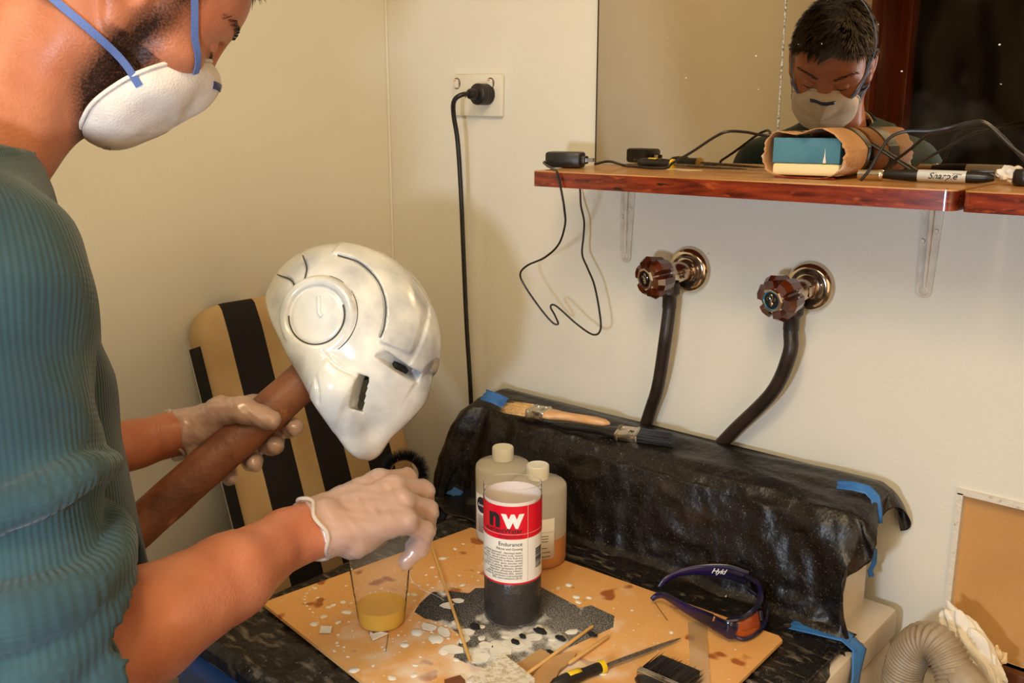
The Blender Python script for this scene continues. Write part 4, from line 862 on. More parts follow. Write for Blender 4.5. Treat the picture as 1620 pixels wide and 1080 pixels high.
# small glass vial and paper at the shelf end
v0 = at(1366, 282, y=-.115); v0[2] = SZ+.007; b = MB(); t = thing('chrome_ferrule', 'small shiny metal tube end lying between the sleeve and the marker', 'tube', v0)
Mv = frame(v0+V3(-.01, .01, 0), m1-m0, (0, 0, 1)) @ Matrix.Rotation(math.pi/2, 4, 'Y'); b.lathe([(.0058, 0), (.0060, .022), (.0066, .024), (.0066, .027), (.0052, .029)], 20, Mv); part(b, 'metal_tube', M_SIL, t, sharp=40)
random.seed(12)
def crumple(name, c, size, mt, label, cat, seed, sub=4, amp=.5, M=None):
    bm = bmesh.new(); bmesh.ops.create_icosphere(bm, subdivisions=sub, radius=1)
    for v in bm.verts:
        p = v.co.copy(); f = 1+amp*(abs(nz(p, 1.5, seed))*1.5-.5)+amp*.28*(abs(nz(p, 3.6, seed+3))*1.5-.4); v.co = p*f
    for v in bm.verts: v.co = Vector((v.co.x*size[0], v.co.y*size[1], v.co.z*size[2]))
    b = MB(); b.bm(bm, M); o = b.build(name, mt, sharp=18); o.location = c; return tag(o, label, cat)
M_TIS = mat('white_paper', (236, 228, 212), .8, col2=(214, 190, 150), nscale=7, lo=.55, hi=.8)
pc_ = at(1600, 283, y=-.075); pc_[2] = SZ+.011
crumple('paper_scrap', pc_, (.017, .010, .010), M_TIS, 'crumpled white paper scrap at the shelf end by the marker tip', 'paper', 2.0, 3)
pk = at(1622, 287, y=-.085); pk[2] = SZ+.010; b = MB(); b.lathe([(0, 0), (.011, .0), (.013, .004), (.013, .014), (.011, .018), (0, .019)], 20, c=(pk[0], pk[1], SZ+.0002)); o = b.build('round_lid', M_BHN); tag(o, 'glossy black round knob lid standing beside the crumpled paper scrap', 'lid')

# ================================================================ CHAIR against the wall
yl, yr = -.462, -.100
M_STR = bpy.data.materials.new('striped_canvas'); M_STR.use_nodes = True; nt = M_STR.node_tree; bs = nt.nodes['Principled BSDF']; bs.inputs['Roughness'].default_value = .85
tc = nt.nodes.new('ShaderNodeTexCoord'); sp = nt.nodes.new('ShaderNodeSeparateXYZ'); nt.links.new(tc.outputs['Object'], sp.inputs[0])
rp = nt.nodes.new('ShaderNodeValToRGB'); rp.color_ramp.interpolation = 'CONSTANT'; e = rp.color_ramp.elements
TAN = lin((208, 176, 128)); DRK = lin((26, 19, 17))
mr = nt.nodes.new('ShaderNodeMapRange'); mr.inputs['From Min'].default_value = -.181; mr.inputs['From Max'].default_value = .181; nt.links.new(sp.outputs['Y'], mr.inputs[0]); nt.links.new(mr.outputs[0], rp.inputs[0])
edges = [(0, TAN), (.125, DRK), (.30, TAN), (.415, DRK), (.58, TAN), (.70, DRK), (.86, TAN)]
e[0].position = 0; e[0].color = TAN; e[1].position = .125; e[1].color = DRK
for p_, c_ in edges[2:]: q = e.new(p_); q.color = c_
nn = nt.nodes.new('ShaderNodeTexNoise'); nn.inputs['Scale'].default_value = 9; nn.inputs['Detail'].default_value = 5; nt.links.new(tc.outputs['Object'], nn.inputs[0])
mm = nt.nodes.new('ShaderNodeMix'); mm.data_type = 'RGBA'; mm.blend_type = 'MULTIPLY'; r2 = nt.nodes.new('ShaderNodeValToRGB'); r2.color_ramp.elements[0].color = (.78, .72, .62, 1); r2.color_ramp.elements[1].color = (1, 1, 1, 1); r2.color_ramp.elements[0].position = .3; r2.color_ramp.elements[1].position = .6
mm.inputs[0].default_value = 1; nt.links.new(nn.outputs['Fac'], r2.inputs[0]); nt.links.new(rp.outputs[0], mm.inputs[6]); nt.links.new(r2.outputs[0], mm.inputs[7]); nt.links.new(mm.outputs[2], bs.inputs[0])
M_WCH = mat('white_resin', (224, 214, 196), .45)
ch = thing('garden_chair', 'folded garden chair with a striped tan and black cushion leaning at the wall', 'chair', (.22, -.28, 0))
ang = math.atan2(.12, .36)
Mb = Matrix.Translation((.150, (yl+yr)/2, .835)) @ Matrix.Rotation(-ang, 4, 'Y')          # local z up the back, local x out of its face
def pad(w0, hgt, th, rc, base=0.0):
    b = MB(); n = 10; out = []
    ring_ = [(-w0, base), (w0, base)]+[(w0-rc+rc*math.cos(a), hgt-rc+rc*math.sin(a)) for a in np.linspace(0, math.pi/2, n)]+[(-w0+rc-rc*math.sin(a), hgt-rc+rc*math.cos(a)) for a in np.linspace(0, math.pi/2, n)]
    m = len(ring_); cy, cz = 0, hgt/2
    lay = [(-th, .985), (-th*.92, .995), (-th*.5, 1.0), (-th*.10, 1.0), (0, .985), (.005, .93), (.010, .60)]
    vs = [(x, cy+(p[0]-cy)*(1-(1-s)*1.0) if True else 0, cz+(p[1]-cz)*(1-(1-s)*.62)) for x, s in lay for p in ring_]
    fs = [(i*m+k, i*m+(k+1) % m, (i+1)*m+(k+1) % m, (i+1)*m+k) for i in range(len(lay)-1) for k in range(m)]+[tuple(range(m))[::-1], tuple((len(lay)-1)*m+k for k in range(m))]
    return b.add(vs, fs)
bk = pad(.181, .385, .045, .055, -.35); o = bk.build('back_cushion', M_STR, ch, sharp=50); o.matrix_local = Matrix.Translation(-ch.location) @ Mb @ Matrix.Translation((.012, 0, 0))
sd = MB(); sd.box((-.030, -.1838, -.34), (.0035, -.1800, .322)); o = sd.build('cushion_border', mat('dark_piping', (20, 15, 14), .8), ch); o.matrix_local = Matrix.Translation(-ch.location) @ Mb
fr = MB(); fr.tube([tuple(Mb @ Vector(p)) for p in ((-.045, -.165, -.42), (-.045, -.165, .32), (-.045, -.13, .36), (-.045, .13, .36), (-.045, .165, .32), (-.045, .165, -.42))], .011, 10); part(fr, 'back_frame', M_WCH, ch)
st_ = MB(); st_.box((.016, -.170, -.47), (.040, .170, -.37), None, bev=.008); o = st_.build('folded_seat', M_WCH, ch); o.matrix_local = Matrix.Translation(-ch.location) @ Mb
for y in (-.165, .165):
    b = MB(); b.tube([tuple(Mb @ Vector((-.045, y, -.40))), (.215, y+(yl+yr)/2, .20), (.12, y+(yl+yr)/2, .012)], .011, 10); part(b, 'rear_leg', M_WCH, ch)
    b = MB(); b.tube([tuple(Mb @ Vector((.028, y, -.40))), (.262, y+(yl+yr)/2, .20), (.270, y+(yl+yr)/2, .012)], .011, 10); part(b, 'front_leg', M_WCH, ch)
    b = MB(); b.tube([tuple(Mb @ Vector((-.02, y*1.22, .02))), tuple(Mb @ Vector((.008, y*1.22, -.06))), tuple(Mb @ Vector((.012, y*1.22, -.40)))], .012, 10); part(b, 'armrest', M_WCH, ch)

# round bristle brush standing behind the machine
hb = at(640, 750, d=1.52); M_DBL = mat('navy_bristle', (20, 40, 66), .6, col2=(12, 22, 40), nscale=30)
t = thing('scrubbing_brush', 'round navy bristled brush standing on a stick behind the gloved fist', 'brush', (hb[0], hb[1], 0))
b = MB(); b.tube([(hb[0]-.012, hb[1]+.012, 0), hb+V3(-.012, .012, -.028)], .011, 10); part(b, 'stick', M_STK, t)
b = MB(); Mh = frame(hb, CR, -CF); b.tube([tuple(Mh @ Vector((.025*math.cos(a), .025*math.sin(a), 0))) for a in np.linspace(0, 2*math.pi, 40)[:-1]], .003, 8, closed=True); part(b, 'brush_core', mat('brush_core', (150, 112, 78), .6), t)
b = MB(); rnd = random.Random(2)
for i in range(1500):
    a = rnd.uniform(0, 2*math.pi); zz = rnd.uniform(-.012, .012); r0 = .024; r1 = .041+rnd.uniform(-.003, .0035); aa = a+rnd.uniform(-.06, .06)
    p = [Vector((r0*math.cos(a+da), r0*math.sin(a+da), zz*.6)) for da in (-.018, .018)]+[Vector((r1*math.cos(aa), r1*math.sin(aa), zz*1.3))]
    q = [Vector((r0*math.cos(a), r0*math.sin(a), zz*.6+.002))]
    b.add([Mh @ x for x in p+q], [(0, 1, 2), (1, 3, 2), (3, 0, 2)])
part(b, 'bristles', M_DBL, t, smooth=False)

# ================================================================ by the window: duct and rag
M_DUC = mat('grey_duct', (172, 156, 132), .45, col2=(150, 130, 104), nscale=18); layer(M_DUC, (90, 72, 52), 40, .62, .8)
t = thing('flexible_duct', 'grey corrugated flexible duct arching up beside the machine under the window', 'duct', (1.09, -.12, 0))
dp = spline([(1.060, -.105, 0.02), (1.058, -.105, .35), at(1424, 1120, y=-.115), at(1426, 1080, y=-.117), at(1436, 1042, y=-.12), at(1458, 1016, y=-.125), at(1482, 1018, y=-.13), at(1503, 1046, y=-.137), at(1517, 1090, y=-.145), at(1526, 1130, y=-.15), (1.155, -.17, .35), (1.16, -.17, .02)], 40)
s_ = np.concatenate([[0], np.cumsum([np.linalg.norm(dp[i+1]-dp[i]) for i in range(len(dp)-1)])]); L = s_[-1]; dpn = np.array(dp); nn_ = int(L/.00105)
su = np.linspace(0, L, nn_); P = [V3(*[np.interp(s, s_, dpn[:, k]) for k in range(3)]) for s in su]
b = MB(); b.tube(P, [.0230+.0015*math.sin(2*math.pi*s/.0050) for s in su], 24); part(b, 'corrugated_wall', M_DUC, t, sharp=0)
rg = at(1540, 1035, y=-.072)
crumple('crumpled_rag', rg, (.026, .018, .066), M_TIS, 'crumpled white paper towel stuffed between the duct and the amber window', 'paper towel', 7.0, 5, .38, Matrix.Rotation(-.62, 4, 'Y'))
rg2 = at(1572, 1040, y=-.055)
crumple('crumpled_tissue', rg2, (.013, .010, .017), mat('stained_tissue', (226, 200, 150), .8, col2=(190, 130, 60), nscale=60, lo=.5, hi=.7), 'small stained tissue wad against the amber window', 'tissue', 9.0, 4, .6)

# black plastic hanging on the far wall, seen in the mirror
M_CUR = mat('hung_plastic', (15, 13, 10), .34, col2=(26, 23, 18), nscale=3, spec=.5, bump=.2, bscale=14); layer(M_CUR, (90, 78, 60), 3.0, .62, .95, 4, stretch=(4, 1, .6))
b = MB(); b.grid(110, 50, lambda u, v: (.012+u*1.9, -2.795+.010*math.sin(u*30+2.5*math.sin(v*3))+.016*nz((u*6, v*2.2, 0), 3.0), .02+v*2.1))
o = b.build('plastic_curtain', M_CUR, sharp=0); tag(o, 'dark plastic sheet hung over the far wall, seen in the mirror', 'plastic sheet')

# ================================================================ POLE and HELMET
Pl = at(200, 850, d=1.10); Pe = at(486, 597, d=1.165); pa = unit(Pe-Pl)
M_POL = mat('brown_pole', (132, 80, 50), .5, col2=(96, 54, 32), nscale=9, stretch=(2, 2, 2), bump=.25, bscale=70); layer(M_POL, (206, 150, 100), 14, .68, .80, 5); layer(M_POL, (84, 40, 20), 34, .64, .74, 3)
PR = .0245
b = MB(); n = 26; pp = [Pl+(Pe-Pl)*i/(n-1) for i in range(n)]; b.tube(pp, [PR*(1+.012*math.sin(i*1.3)) for i in range(n)], 28)
o = b.build('wooden_pole', M_POL, sharp=50); tag(o, 'thick brown pole held in the gloved hand, carrying the white helmet', 'pole')

hX = unit(.83*CR-.50*CU-.20*CF); hZ = .5*CR+.86*CU; hZ = unit(hZ-hX*np.dot(hX, hZ)); hY = np.cross(hZ, hX)
H3 = np.stack([hX, hY, hZ], 1)
ho = at(499, 498, d=1.105)+.097*hY
M_HEL = mat('white_primer', (226, 226, 216), .18, col2=(172, 177, 184), nscale=11, lo=.36, hi=.66, coat=.5, detail=5); layer(M_HEL, (246, 244, 232), 8, .46, .66, 4); layer(M_HEL, (132, 138, 148), 13, .48, .80, 6)
M_GRV = mat('groove_grey', (58, 58, 60), .6)
hr = thing('helmet', 'glossy white primed helmet with round ear disc and panel grooves on the pole', 'helmet', ho)
hr.matrix_world = Matrix(((hX[0], hY[0], hZ[0], ho[0]), (hX[1], hY[1], hZ[1], ho[1]), (hX[2], hY[2], hZ[2], ho[2]), (0, 0, 0, 1)))
s = SDF((-.12, -.125, -.165), (.18, .125, .125), .0020)
s.ell((.006, 0, .004), (.114, .096, .100), k=0)
s.ell((.050, 0, -.028), (.085, .084, .090), k=.03)              # front shell
s.chain([(.0, -.074, -.035), (.055, -.070, -.062), (.094, -.034, -.114)], [.022, .021, .020], .025); s.chain([(.0, .074, -.035), (.055, .070, -.062), (.094, .034, -.114)], [.022, .021, .020], .025)
s.cone((.097, -.020, -.117), (.097, .020, -.117), .020, .020, .015)
s.chain([(.116, 0, -.030), (.106, 0, -.106)], [.020, .017], .03)
G_ = s.box(s.lo, s.lo+s.h*(s.n-1)); sl, P = G_
X_, Y_, Z_ = P[..., 0], P[..., 1], P[..., 2]; RR = np.sqrt(X_**2+Z_**2); AA = np.degrees(np.arctan2(Z_, X_))
sm = lambda v, w=.0012: np.clip(v/w*.5+.5, 0, 1)
bandr = .101+.012*np.clip((95-AA)/60, 0, 1)
band = sm(RR-.080)*sm(bandr-RR)*np.clip((AA-8)/1.5, 0, 1)*np.clip((118-AA)/1.5, 0, 1)
s.D -= .0034*band.astype(np.float32)*(np.abs(Y_) > .02)
s.D -= .0022*(sm(RR-bandr-.004)*np.clip((AA-2)/1.5, 0, 1)*np.clip((128-AA)/1.5, 0, 1)).astype(np.float32)   # crown plate
cheek = sm(X_-.040, .002)*sm(.082-X_, .002)*sm(-.030-Z_-.25*(X_-.04), .002); s.D -= .0022*cheek.astype(np.float32)
# the hollow inside, open towards neck
d = np.linalg.norm((P-np.array([.006, 0, .004], np.float32))/np.array([.103, .085, .089], np.float32), axis=-1)-1; s.put(sl, d*.085, 0, '-')
d = np.linalg.norm((P-np.array([.045, 0, -.040], np.float32))/np.array([.066, .064, .080], np.float32), axis=-1)-1; s.put(sl, d*.060, 0, '-')
pl = (P[..., 2]+.070+.52*P[..., 0])*.89; s.put(sl, pl, .006, '-')
def surf(x, z, side=-1):
    """outermost y at (x, z) on the shell"""
    i = int(round((x-s.lo[0])/s.h)); k = int(round((z-s.lo[2])/s.h)); col = s.D[i, :, k]; J = np.where(col < 0)[0]
    if not len(J): return None
    return float(s.ax[1][J[0] if side < 0 else J[-1]])
def onshell(pts, n=10, lift=0.0):
    out = []
    for p in spline([(x, 0, z) for x, z in pts], n):
        y = surf(p[0], p[2])
        if y is not None: out.append(V3(p[0], y-lift, p[2]))
    return out
pol = lambda r, a: (r*math.cos(math.radians(a)), r*math.sin(math.radians(a)))
grooves = [[pol(.0785, a) for a in (112, 90, 66, 44, 24, 12)], [(-.070, .050), (-.050, .040), (-.040, .026)], [(-.084, .014), (-.058, .018), (-.040, .010)], [(.030, -.032), (.060, -.038), (.084, -.034)], [(.040, -.060), (.052, -.074), (.056, -.088)]]
def calm(P_, n=12):
    y = np.array([p[1] for p in P_]); m = len(y)
    if m < 3: return P_
    y = np.array([np.median(y[max(0, i-4):i+5]) for i in range(m)])
    for _ in range(n): y[1:-1] = .25*y[:-2]+.5*y[1:-1]+.25*y[2:]
    return [V3(p[0], v, p[2]) for p, v in zip(P_, y)]
shell_paths = [calm(onshell(g)) for g in grooves]
for g in shell_paths:
    for i in range(len(g)-1): s.cone(g[i], g[i+1], .0016, .0016, .0015, '-')
yc = surf(0, .0)
for k in range(40):
    a0, a1 = 2*math.pi*k/40, 2*math.pi*(k+1)/40
    s.cone((.041*math.cos(a0), yc+.0055, .041*math.sin(a0)), (.041*math.cos(a1), yc+.0055, .041*math.sin(a1)), .0062, .0062, .003)
dr = np.maximum(RR-.0355, np.maximum(Y_-(yc+.0042), -(Y_+.125)))                      # flat sunken dish
s.put(sl, dr.astype(np.float32), .002, '-')
s.put(sl, np.maximum(RR-.0318, np.abs(Y_-(yc+.0050))-.0026).astype(np.float32), .0015, '+')
def slab(c, r, M=None, k=.001):
    q = P-np.array(c, np.float32)
    if M is not None: q = q@np.array(M, np.float32)
    q = np.abs(q)-np.array(r, np.float32); d = np.linalg.norm(np.maximum(q, 0), axis=-1)+np.minimum(q.max(-1), 0); s.put(sl, d, k, '-')
slab((.088, -.080, -.052), (.0060, .040, .021), np.array(Matrix.Rotation(-.22, 3, 'Y')))          # cheek opening
slab((.114, -.057, -.004), (.0175, .034, .0064), np.array(Matrix.Rotation(-.45, 3, 'Z') @ Matrix.Rotation(.28, 3, 'Y'))); slab((.114, .057, -.004), (.0175, .034, .0064), np.array(Matrix.Rotation(.45, 3, 'Z') @ Matrix.Rotation(.28, 3, 'Y')))
V, Q = s.mesh(); hs = np_object('helmet_shell', V, Q, M_HEL, hr)
b = MB(); b.tube([(-.010, yc+.0022, .020), (.001, yc+.0016, .004), (.006, yc+.0016, .002)], [.0032, .0026, .003], 10); b.build('disc_ridge', M_HEL, hr)
for g in shell_paths[:3]:
    if len(g) > 2:
        b = MB(); b.tube([p+V3(0, .0004, 0) for p in g], .0008, 6); b.build('groove_line', M_GRV, hr)
for q in (-1,):
    Mq = Matrix.Translation((.0945, q*.0380, -.004)) @ Matrix.Rotation(.45*q, 4, 'Z') @ Matrix.Rotation(.28, 4, 'Y'); b = MB(); b.box((-.0165, -.011, -.0058), (.0165, .011, .0058), Mq); b.build('slot_dark_fill', mat('slot_shade', (10, 9, 9), .8), hr, smooth=False)  # black block set behind the eye slot, standing in for its inner shade
b = MB(); b.tube(calm([V3(.0490*math.cos(a), (surf(.0490*math.cos(a), .0490*math.sin(a)) or yc)-.0002, .0490*math.sin(a)) for a in np.linspace(-.7, 2.6, 40)], 12), .0009, 6); b.build('groove_line', M_GRV, hr)
b = MB(); b.tube([(.0345*math.cos(a), yc+.0012, .0345*math.sin(a)) for a in np.linspace(-2.6, .9, 40)], .0009, 6); b.build('groove_line', M_GRV, hr)
b = MB(); b.grid(12, 10, lambda u, v: (.010+.076*math.sin(.6+u*1.9)*math.cos((v-.5)*2.6), .066*math.sin((v-.5)*2.6), .004-.066*math.cos(.6+u*1.9)+.0)); b.build('dark_lining', mat('lining_black', (18, 17, 16), .8), hr, sharp=0)

# ================================================================ THE MAN
HY, HP, HR = .2765, .6556, .1282
fx = V3(math.sin(HY)*math.cos(HP), math.cos(HY)*math.cos(HP), -math.sin(HP)); fl_ = V3(-math.cos(HY), math.sin(HY), 0); fu = np.cross(fx, fl_)
hl = math.cos(HR)*fl_+math.sin(HR)*fu; hu = -math.sin(HR)*fl_+math.cos(HR)*fu
HO = V3(.5335, -.7914, 1.6124); HM = np.stack([fx, hl, hu], 1)
hw = lambda *p: HO+HM@np.array(p, float)
M_SKIN = mat('skin', (186, 118, 84), .42, col2=(164, 92, 62), nscale=22, lo=.35, hi=.75, bump=.18, bscale=380, sss=.12, spec=.4)
nt = M_SKIN.node_tree; bs = nt.nodes['Principled BSDF']; at_ = nt.nodes.new('ShaderNodeAttribute'); at_.attribute_name = 'beard'
tc = nt.nodes.new('ShaderNodeTexCoord'); nh = nt.nodes.new('ShaderNodeTexNoise'); nh.inputs['Scale'].default_value = 500; nh.inputs['Detail'].default_value = 4; nt.links.new(tc.outputs['Object'], nh.inputs[0])
ma = nt.nodes.new('ShaderNodeMath'); ma.operation = 'MULTIPLY_ADD'; ma.inputs[1].default_value = .9; nt.links.new(nh.outputs['Fac'], ma.inputs[0]); nt.links.new(at_.outputs['Fac'], ma.inputs[2])
ms = nt.nodes.new('ShaderNodeMapRange'); ms.inputs['From Min'].default_value = .62; ms.inputs['From Max'].default_value = 1.45; nt.links.new(ma.outputs[0], ms.inputs[0])
mx = nt.nodes.new('ShaderNodeMix'); mx.data_type = 'RGBA'; nt.links.new(bs.inputs[0].links[0].from_socket, mx.inputs[6]); mx.inputs[7].default_value = lin((44, 27, 20)); nt.links.new(ms.outputs[0], mx.inputs[0]); nt.links.new(mx.outputs[2], bs.inputs[0])
M_HAIR = mat('dark_hair', (58, 40, 30), .6, col2=(34, 24, 18), nscale=90, stretch=(1, 1, 1))
M_KNIT = mat('teal_knit', (46, 68, 70), .85, col2=(34, 54, 58), nscale=7, spec=.2, sss=0)
nt = M_KNIT.node_tree; bs = nt.nodes['Principled BSDF']; uv = nt.nodes.new('ShaderNodeAttribute'); uv.attribute_name = 'knit'
sx = nt.nodes.new('ShaderNodeSeparateXYZ'); nt.links.new(uv.outputs['Vector'], sx.inputs[0])
def sine(sock, f):
    a = nt.nodes.new('ShaderNodeMath'); a.operation = 'MULTIPLY'; a.inputs[1].default_value = f; nt.links.new(sock, a.inputs[0]); c = nt.nodes.new('ShaderNodeMath'); c.operation = 'SINE'; nt.links.new(a.outputs[0], c.inputs[0]); return c.outputs[0]
s1_ = sine(sx.outputs['X'], 1.0); s2_ = sine(sx.outputs['Y'], 1.0); pw = nt.nodes.new('ShaderNodeMath'); pw.operation = 'MULTIPLY_ADD'; pw.inputs[1].default_value = .4; nt.links.new(s2_, pw.inputs[0]); nt.links.new(s1_, pw.inputs[2])
bp = nt.nodes.new('ShaderNodeBump'); bp.inputs['Strength'].default_value = .28; bp.inputs['Distance'].default_value = .0009; nt.links.new(pw.outputs[0], bp.inputs['Height']); nt.links.new(bp.outputs[0], bs.inputs['Normal'])
bs.inputs['Sheen Weight'].default_value = .15; bs.inputs['Sheen Roughness'].default_value = .5

FWD = unit(V3(.31, .95, 0)); LAT = unit(V3(.95, -.31, 0)); UP = V3(0, 0, 1)     # chest direction, towards his own right hand
NECK = V3(.503, -.950, 1.462)
def T3(lat, fwd, z): return V3(.515, -.955, 0)+LAT*lat+FWD*fwd+UP*z
SR = V3(.652, -.972, 1.388); SLf = V3(.350, -.870, 1.388)
ER = at(60, 1085, d=.69); WR = at(497, 836, d=.955)
EL = V3(.330, -.885, 1.115); WL = at(266, 690, d=1.150)

# ---- head and neck
s = SDF(np.minimum(HO-.17, NECK-.13), np.maximum(HO+.17, NECK+.12), .0026)
E3 = lambda c, r, k=.012, op='+', M=None: s.ell(hw(*c), r, HM if M is None else HM@np.array(M), k, op)
C3 = lambda a, b_, r1, r2, k=.01, op='+': s.cone(hw(*a), hw(*b_), r1, r2, k, op)
E3((-.008, 0, .035), (.100, .077, .092), 0); E3((.042, 0, .045), (.054, .062, .056), .03); E3((.045, 0, -.025), (.048, .058, .072), .03)
for q in (-1, 1):
    C3((-.005, q*.054, -.052), (.050, q*.026, -.100), .020, .015, .025); C3((-.005, q*.054, -.052), (.0, q*.060, -.01), .020, .022, .02)
    E3((.058, q*.044, -.014), (.024, .022, .018), .018); C3((.080, q*.016, .027), (.072, q*.044, .028), .0105, .009, .012)
    E3((.094, q*.033, .008), (.013, .018, .011), .010, '-'); E3((.079, q*.032, .008), (.0125, .0145, .0125), .004)
    E3((.070, q*.032, -.012), (.012, .018, .008), .01)
    C3((.030, q*.060, .012), (.055, q*.052, .016), .018, .012, .02)
E3((.055, 0, -.098), (.020, .024, .018), .02); C3((.086, 0, .020), (.102, 0, -.030), .009, .011, .012)
for q in (-1, 1): E3((.092, q*.012, -.035), (.011, .009, .009), .006)
for q in (-1, 1):                                                         # ears
    Me = np.array(Matrix.Rotation(q*-.35, 3, 'Z') @ Matrix.Rotation(-.18, 3, 'Y'))
    E3((-.004, q*.081, .004), (.019, .0085, .033), .006, '+', Me); E3((-.001, q*.090, .007), (.010, .007, .020), .004, '-', Me); E3((.003, q*.079, -.026), (.0105, .0065, .012), .006, '+', Me)
    E3((.011, q*.079, .0), (.006, .006, .009), .004)
s.cone(hw(-.030, 0, -.030), NECK+V3(0, 0, -.02), .056, .058, .03); s.cone(hw(.0, 0, -.066), NECK+FWD*.022+V3(0, 0, -.02), .036, .042, .03)
for q in (-1, 1): s.cone(hw(-.030, q*.062, -.020), NECK+FWD*.050-LAT*q*.020-UP*.014, .013, .010, .016)
s.cone(hw(.018, 0, -.080), NECK+FWD*.050, .015, .016, .02)
s.ell(NECK+V3(0, -.01, -.090), (.10, .055, .045), np.stack([LAT, FWD, UP], 1), .04)
HV, HQ = s.mesh(); head_tree = BVHTree.FromPolygons(HV.tolist(), HQ.tolist())

# ---- hands; a list of round cones in world space, so that skin and glove share them
def chain_dirs(base, d, dn, lens, flex, spread=0.0, lat=None):
    P = [np.array(base)]; a = 0; d = unit(d+(lat*spread if lat is not None else 0))
    for L_, f_ in zip(lens, flex): a += f_; P.append(P[-1]+(d*math.cos(a)-dn*math.sin(a))*L_)
    return P
def cones_of(chains): return [(c[i], c[i+1], r[i], r[i+1]) for c, r in chains for i in range(len(c)-1)]
# right hand: a loose fist at the end of the forearm
hx = unit(at(672, 772, d=1.045)-WR); hz = unit(unit(CU*.78-CF*.35+CR*.15)-hx*np.dot(hx, unit(CU*.78-CF*.35+CR*.15))); hy = np.cross(hz, hx)
RH = lambda x, y, z: WR+(hx*x+hy*y+hz*z)*1.07
ch_r = []; K_r = [(.094, .030, .002), (.097, .009, .006), (.092, -.012, .004), (.083, -.031, -.002)]; M0 = [(.012, .018, 0), (.010, .006, .002), (.010, -.006, .002), (.012, -.018, 0)]
for (k_, m_, ln, fx_, sp_) in zip(K_r, M0, ((.044, .026, .022), (.048, .029, .023), (.044, .027, .022), (.035, .021, .020)), ((.30, .85, .50), (.42, .95, .55), (.58, 1.00, .60), (.72, 1.05, .62)), (.10, .02, -.05, -.14)):
    ch_r.append(([RH(*m_), RH(*k_)], [.0150, .0125]))
    P = chain_dirs(RH(*k_), hx, hz, ln, fx_, sp_, hy); r0 = .0100 if ln[0] > .04 else .0088; ch_r.append((P, [r0*1.1, r0, r0*.92, r0*.78]))
ch_r.append(([RH(.012, .020, -.010), RH(.048, .046, -.028), RH(.080, .046, -.050), RH(.104, .034, -.062)], [.019, .0145, .0118, .0090]))
ch_r.append(([RH(.030, -.022, -.012), RH(.070, -.018, -.010)], [.017, .014])); ch_r.append(([RH(.030, .012, -.012), RH(.074, .012, -.008)], [.019, .014]))
ch_r.append(([RH(-.03, .010, 0), RH(.014, .014, -.002)], [.0215, .0205])); ch_r.append(([RH(-.03, -.010, 0), RH(.014, -.014, -.002)], [.0215, .0200]))
cr_ = cones_of(ch_r)
fore_r = [(ER, ER+(WR-ER)*.30, .038, .0465), (ER+(WR-ER)*.30, ER+(WR-ER)*.62, .047, .038), (ER+(WR-ER)*.62, WR-hx*.03, .038, .0275), (WR-hx*.03, WR+hx*.01, .0275, .026)]
# left hand: wrapped round the pole
gc = at(374, 689, d=1.125); sg = float(np.dot(gc-Pl, pa)); gc = Pl+pa*sg                     # on the pole's axis
e1 = -CF-pa*np.dot(-CF, pa); e1 = unit(e1); e2 = np.cross(pa, e1); e2 = e2 if np.dot(e2, CU) > 0 else -e2
def ring(s_, deg, r): a = math.radians(deg); return gc+pa*s_+(e1*math.cos(a)+e2*math.sin(a))*r
ch_l = []
for s0, ln, rr, s1_f in ((.038, 112, .0108, .018), (.015, 120, .0112, .010), (-.008, 108, .0106, .0), (-.031, 84, .0092, -.010)):
    R_ = PR+rr+.0005; k0 = 150
    P = [ring(s0+s1_f*f/4, k0+ln*f/4, R_+(.003 if f == 0 else 0)) for f in range(5)]
    ch_l.append((P, [rr*1.15, rr*1.08, rr, rr*.95, rr*.80]))
    ch_l.append(([WL+(e2*.006+pa*0)+pa*(s0*.35), P[0]], [.016, rr*1.3]))
    ch_l.append(([WL*.45+P[0]*.55-e2*.010+e1*.008, P[0]-e2*.004], [.015, rr*1.1]))
thb = [WL+e1*.012+e2*.006, ring(-.022, 104, PR+.017), ring(.006, 74, PR+.0145), ring(.026, 30, PR+.0115), ring(.042, -22, PR+.0092)]
ch_l.append((thb, [.023, .0195, .0155, .0132, .0102]))
ch_l.append(([WL+e1*.01, ring(.004, 118, PR+.015)], [.023, .019])); ch_l.append(([WL, ring(-.02, 135, PR+.014)], [.022, .016]))
cl_ = cones_of(ch_l); dl = unit(WL-EL)
fore_l = [(EL, EL+(WL-EL)*.35, .040, .043), (EL+(WL-EL)*.35, WL-dl*.04, .041, .028), (WL-dl*.04, WL+dl*.012, .027, .0265)]
def limb(cones, hand, lo, hi, h, grow=0.0, k=.008, cut=None, wr=None):
    s = SDF(lo, hi, h)
    for a, b_, r1, r2 in cones: s.cone(a, b_, r1+grow, r2+grow, .012)
    for a, b_, r1, r2 in hand: s.cone(a, b_, r1+grow, r2+grow, k)
    sl, P = s.box(s.lo, s.lo+s.h*(s.n-1))
    if wr is not None:
        w = np.sin(P@np.array([310., 90., 40.], np.float32)+2*np.sin(P@np.array([50., 160., 210.], np.float32)))*np.sin(P@np.array([40., 150., 260.], np.float32)); s.D += wr*w
    if cut is not None:
        c, nrm = cut; d = (P-np.array(c, np.float32))@np.array(nrm, np.float32)+.004*np.sin(P@np.array([120., 60., 90.], np.float32)); s.D = np.maximum(s.D, -d)
    return s.mesh()
def bounds(cones, m): A = np.array([c[0] for c in cones]+[c[1] for c in cones]); return A.min(0)-m, A.max(0)+m
lo, hi = bounds(cr_+fore_r, .06); RV = limb(fore_r, cr_, lo, hi, .0027, k=.0055)
lo, hi = bounds(cl_+fore_l, .06); LV = limb(fore_l, cl_, lo, hi, .0027, k=.0055)
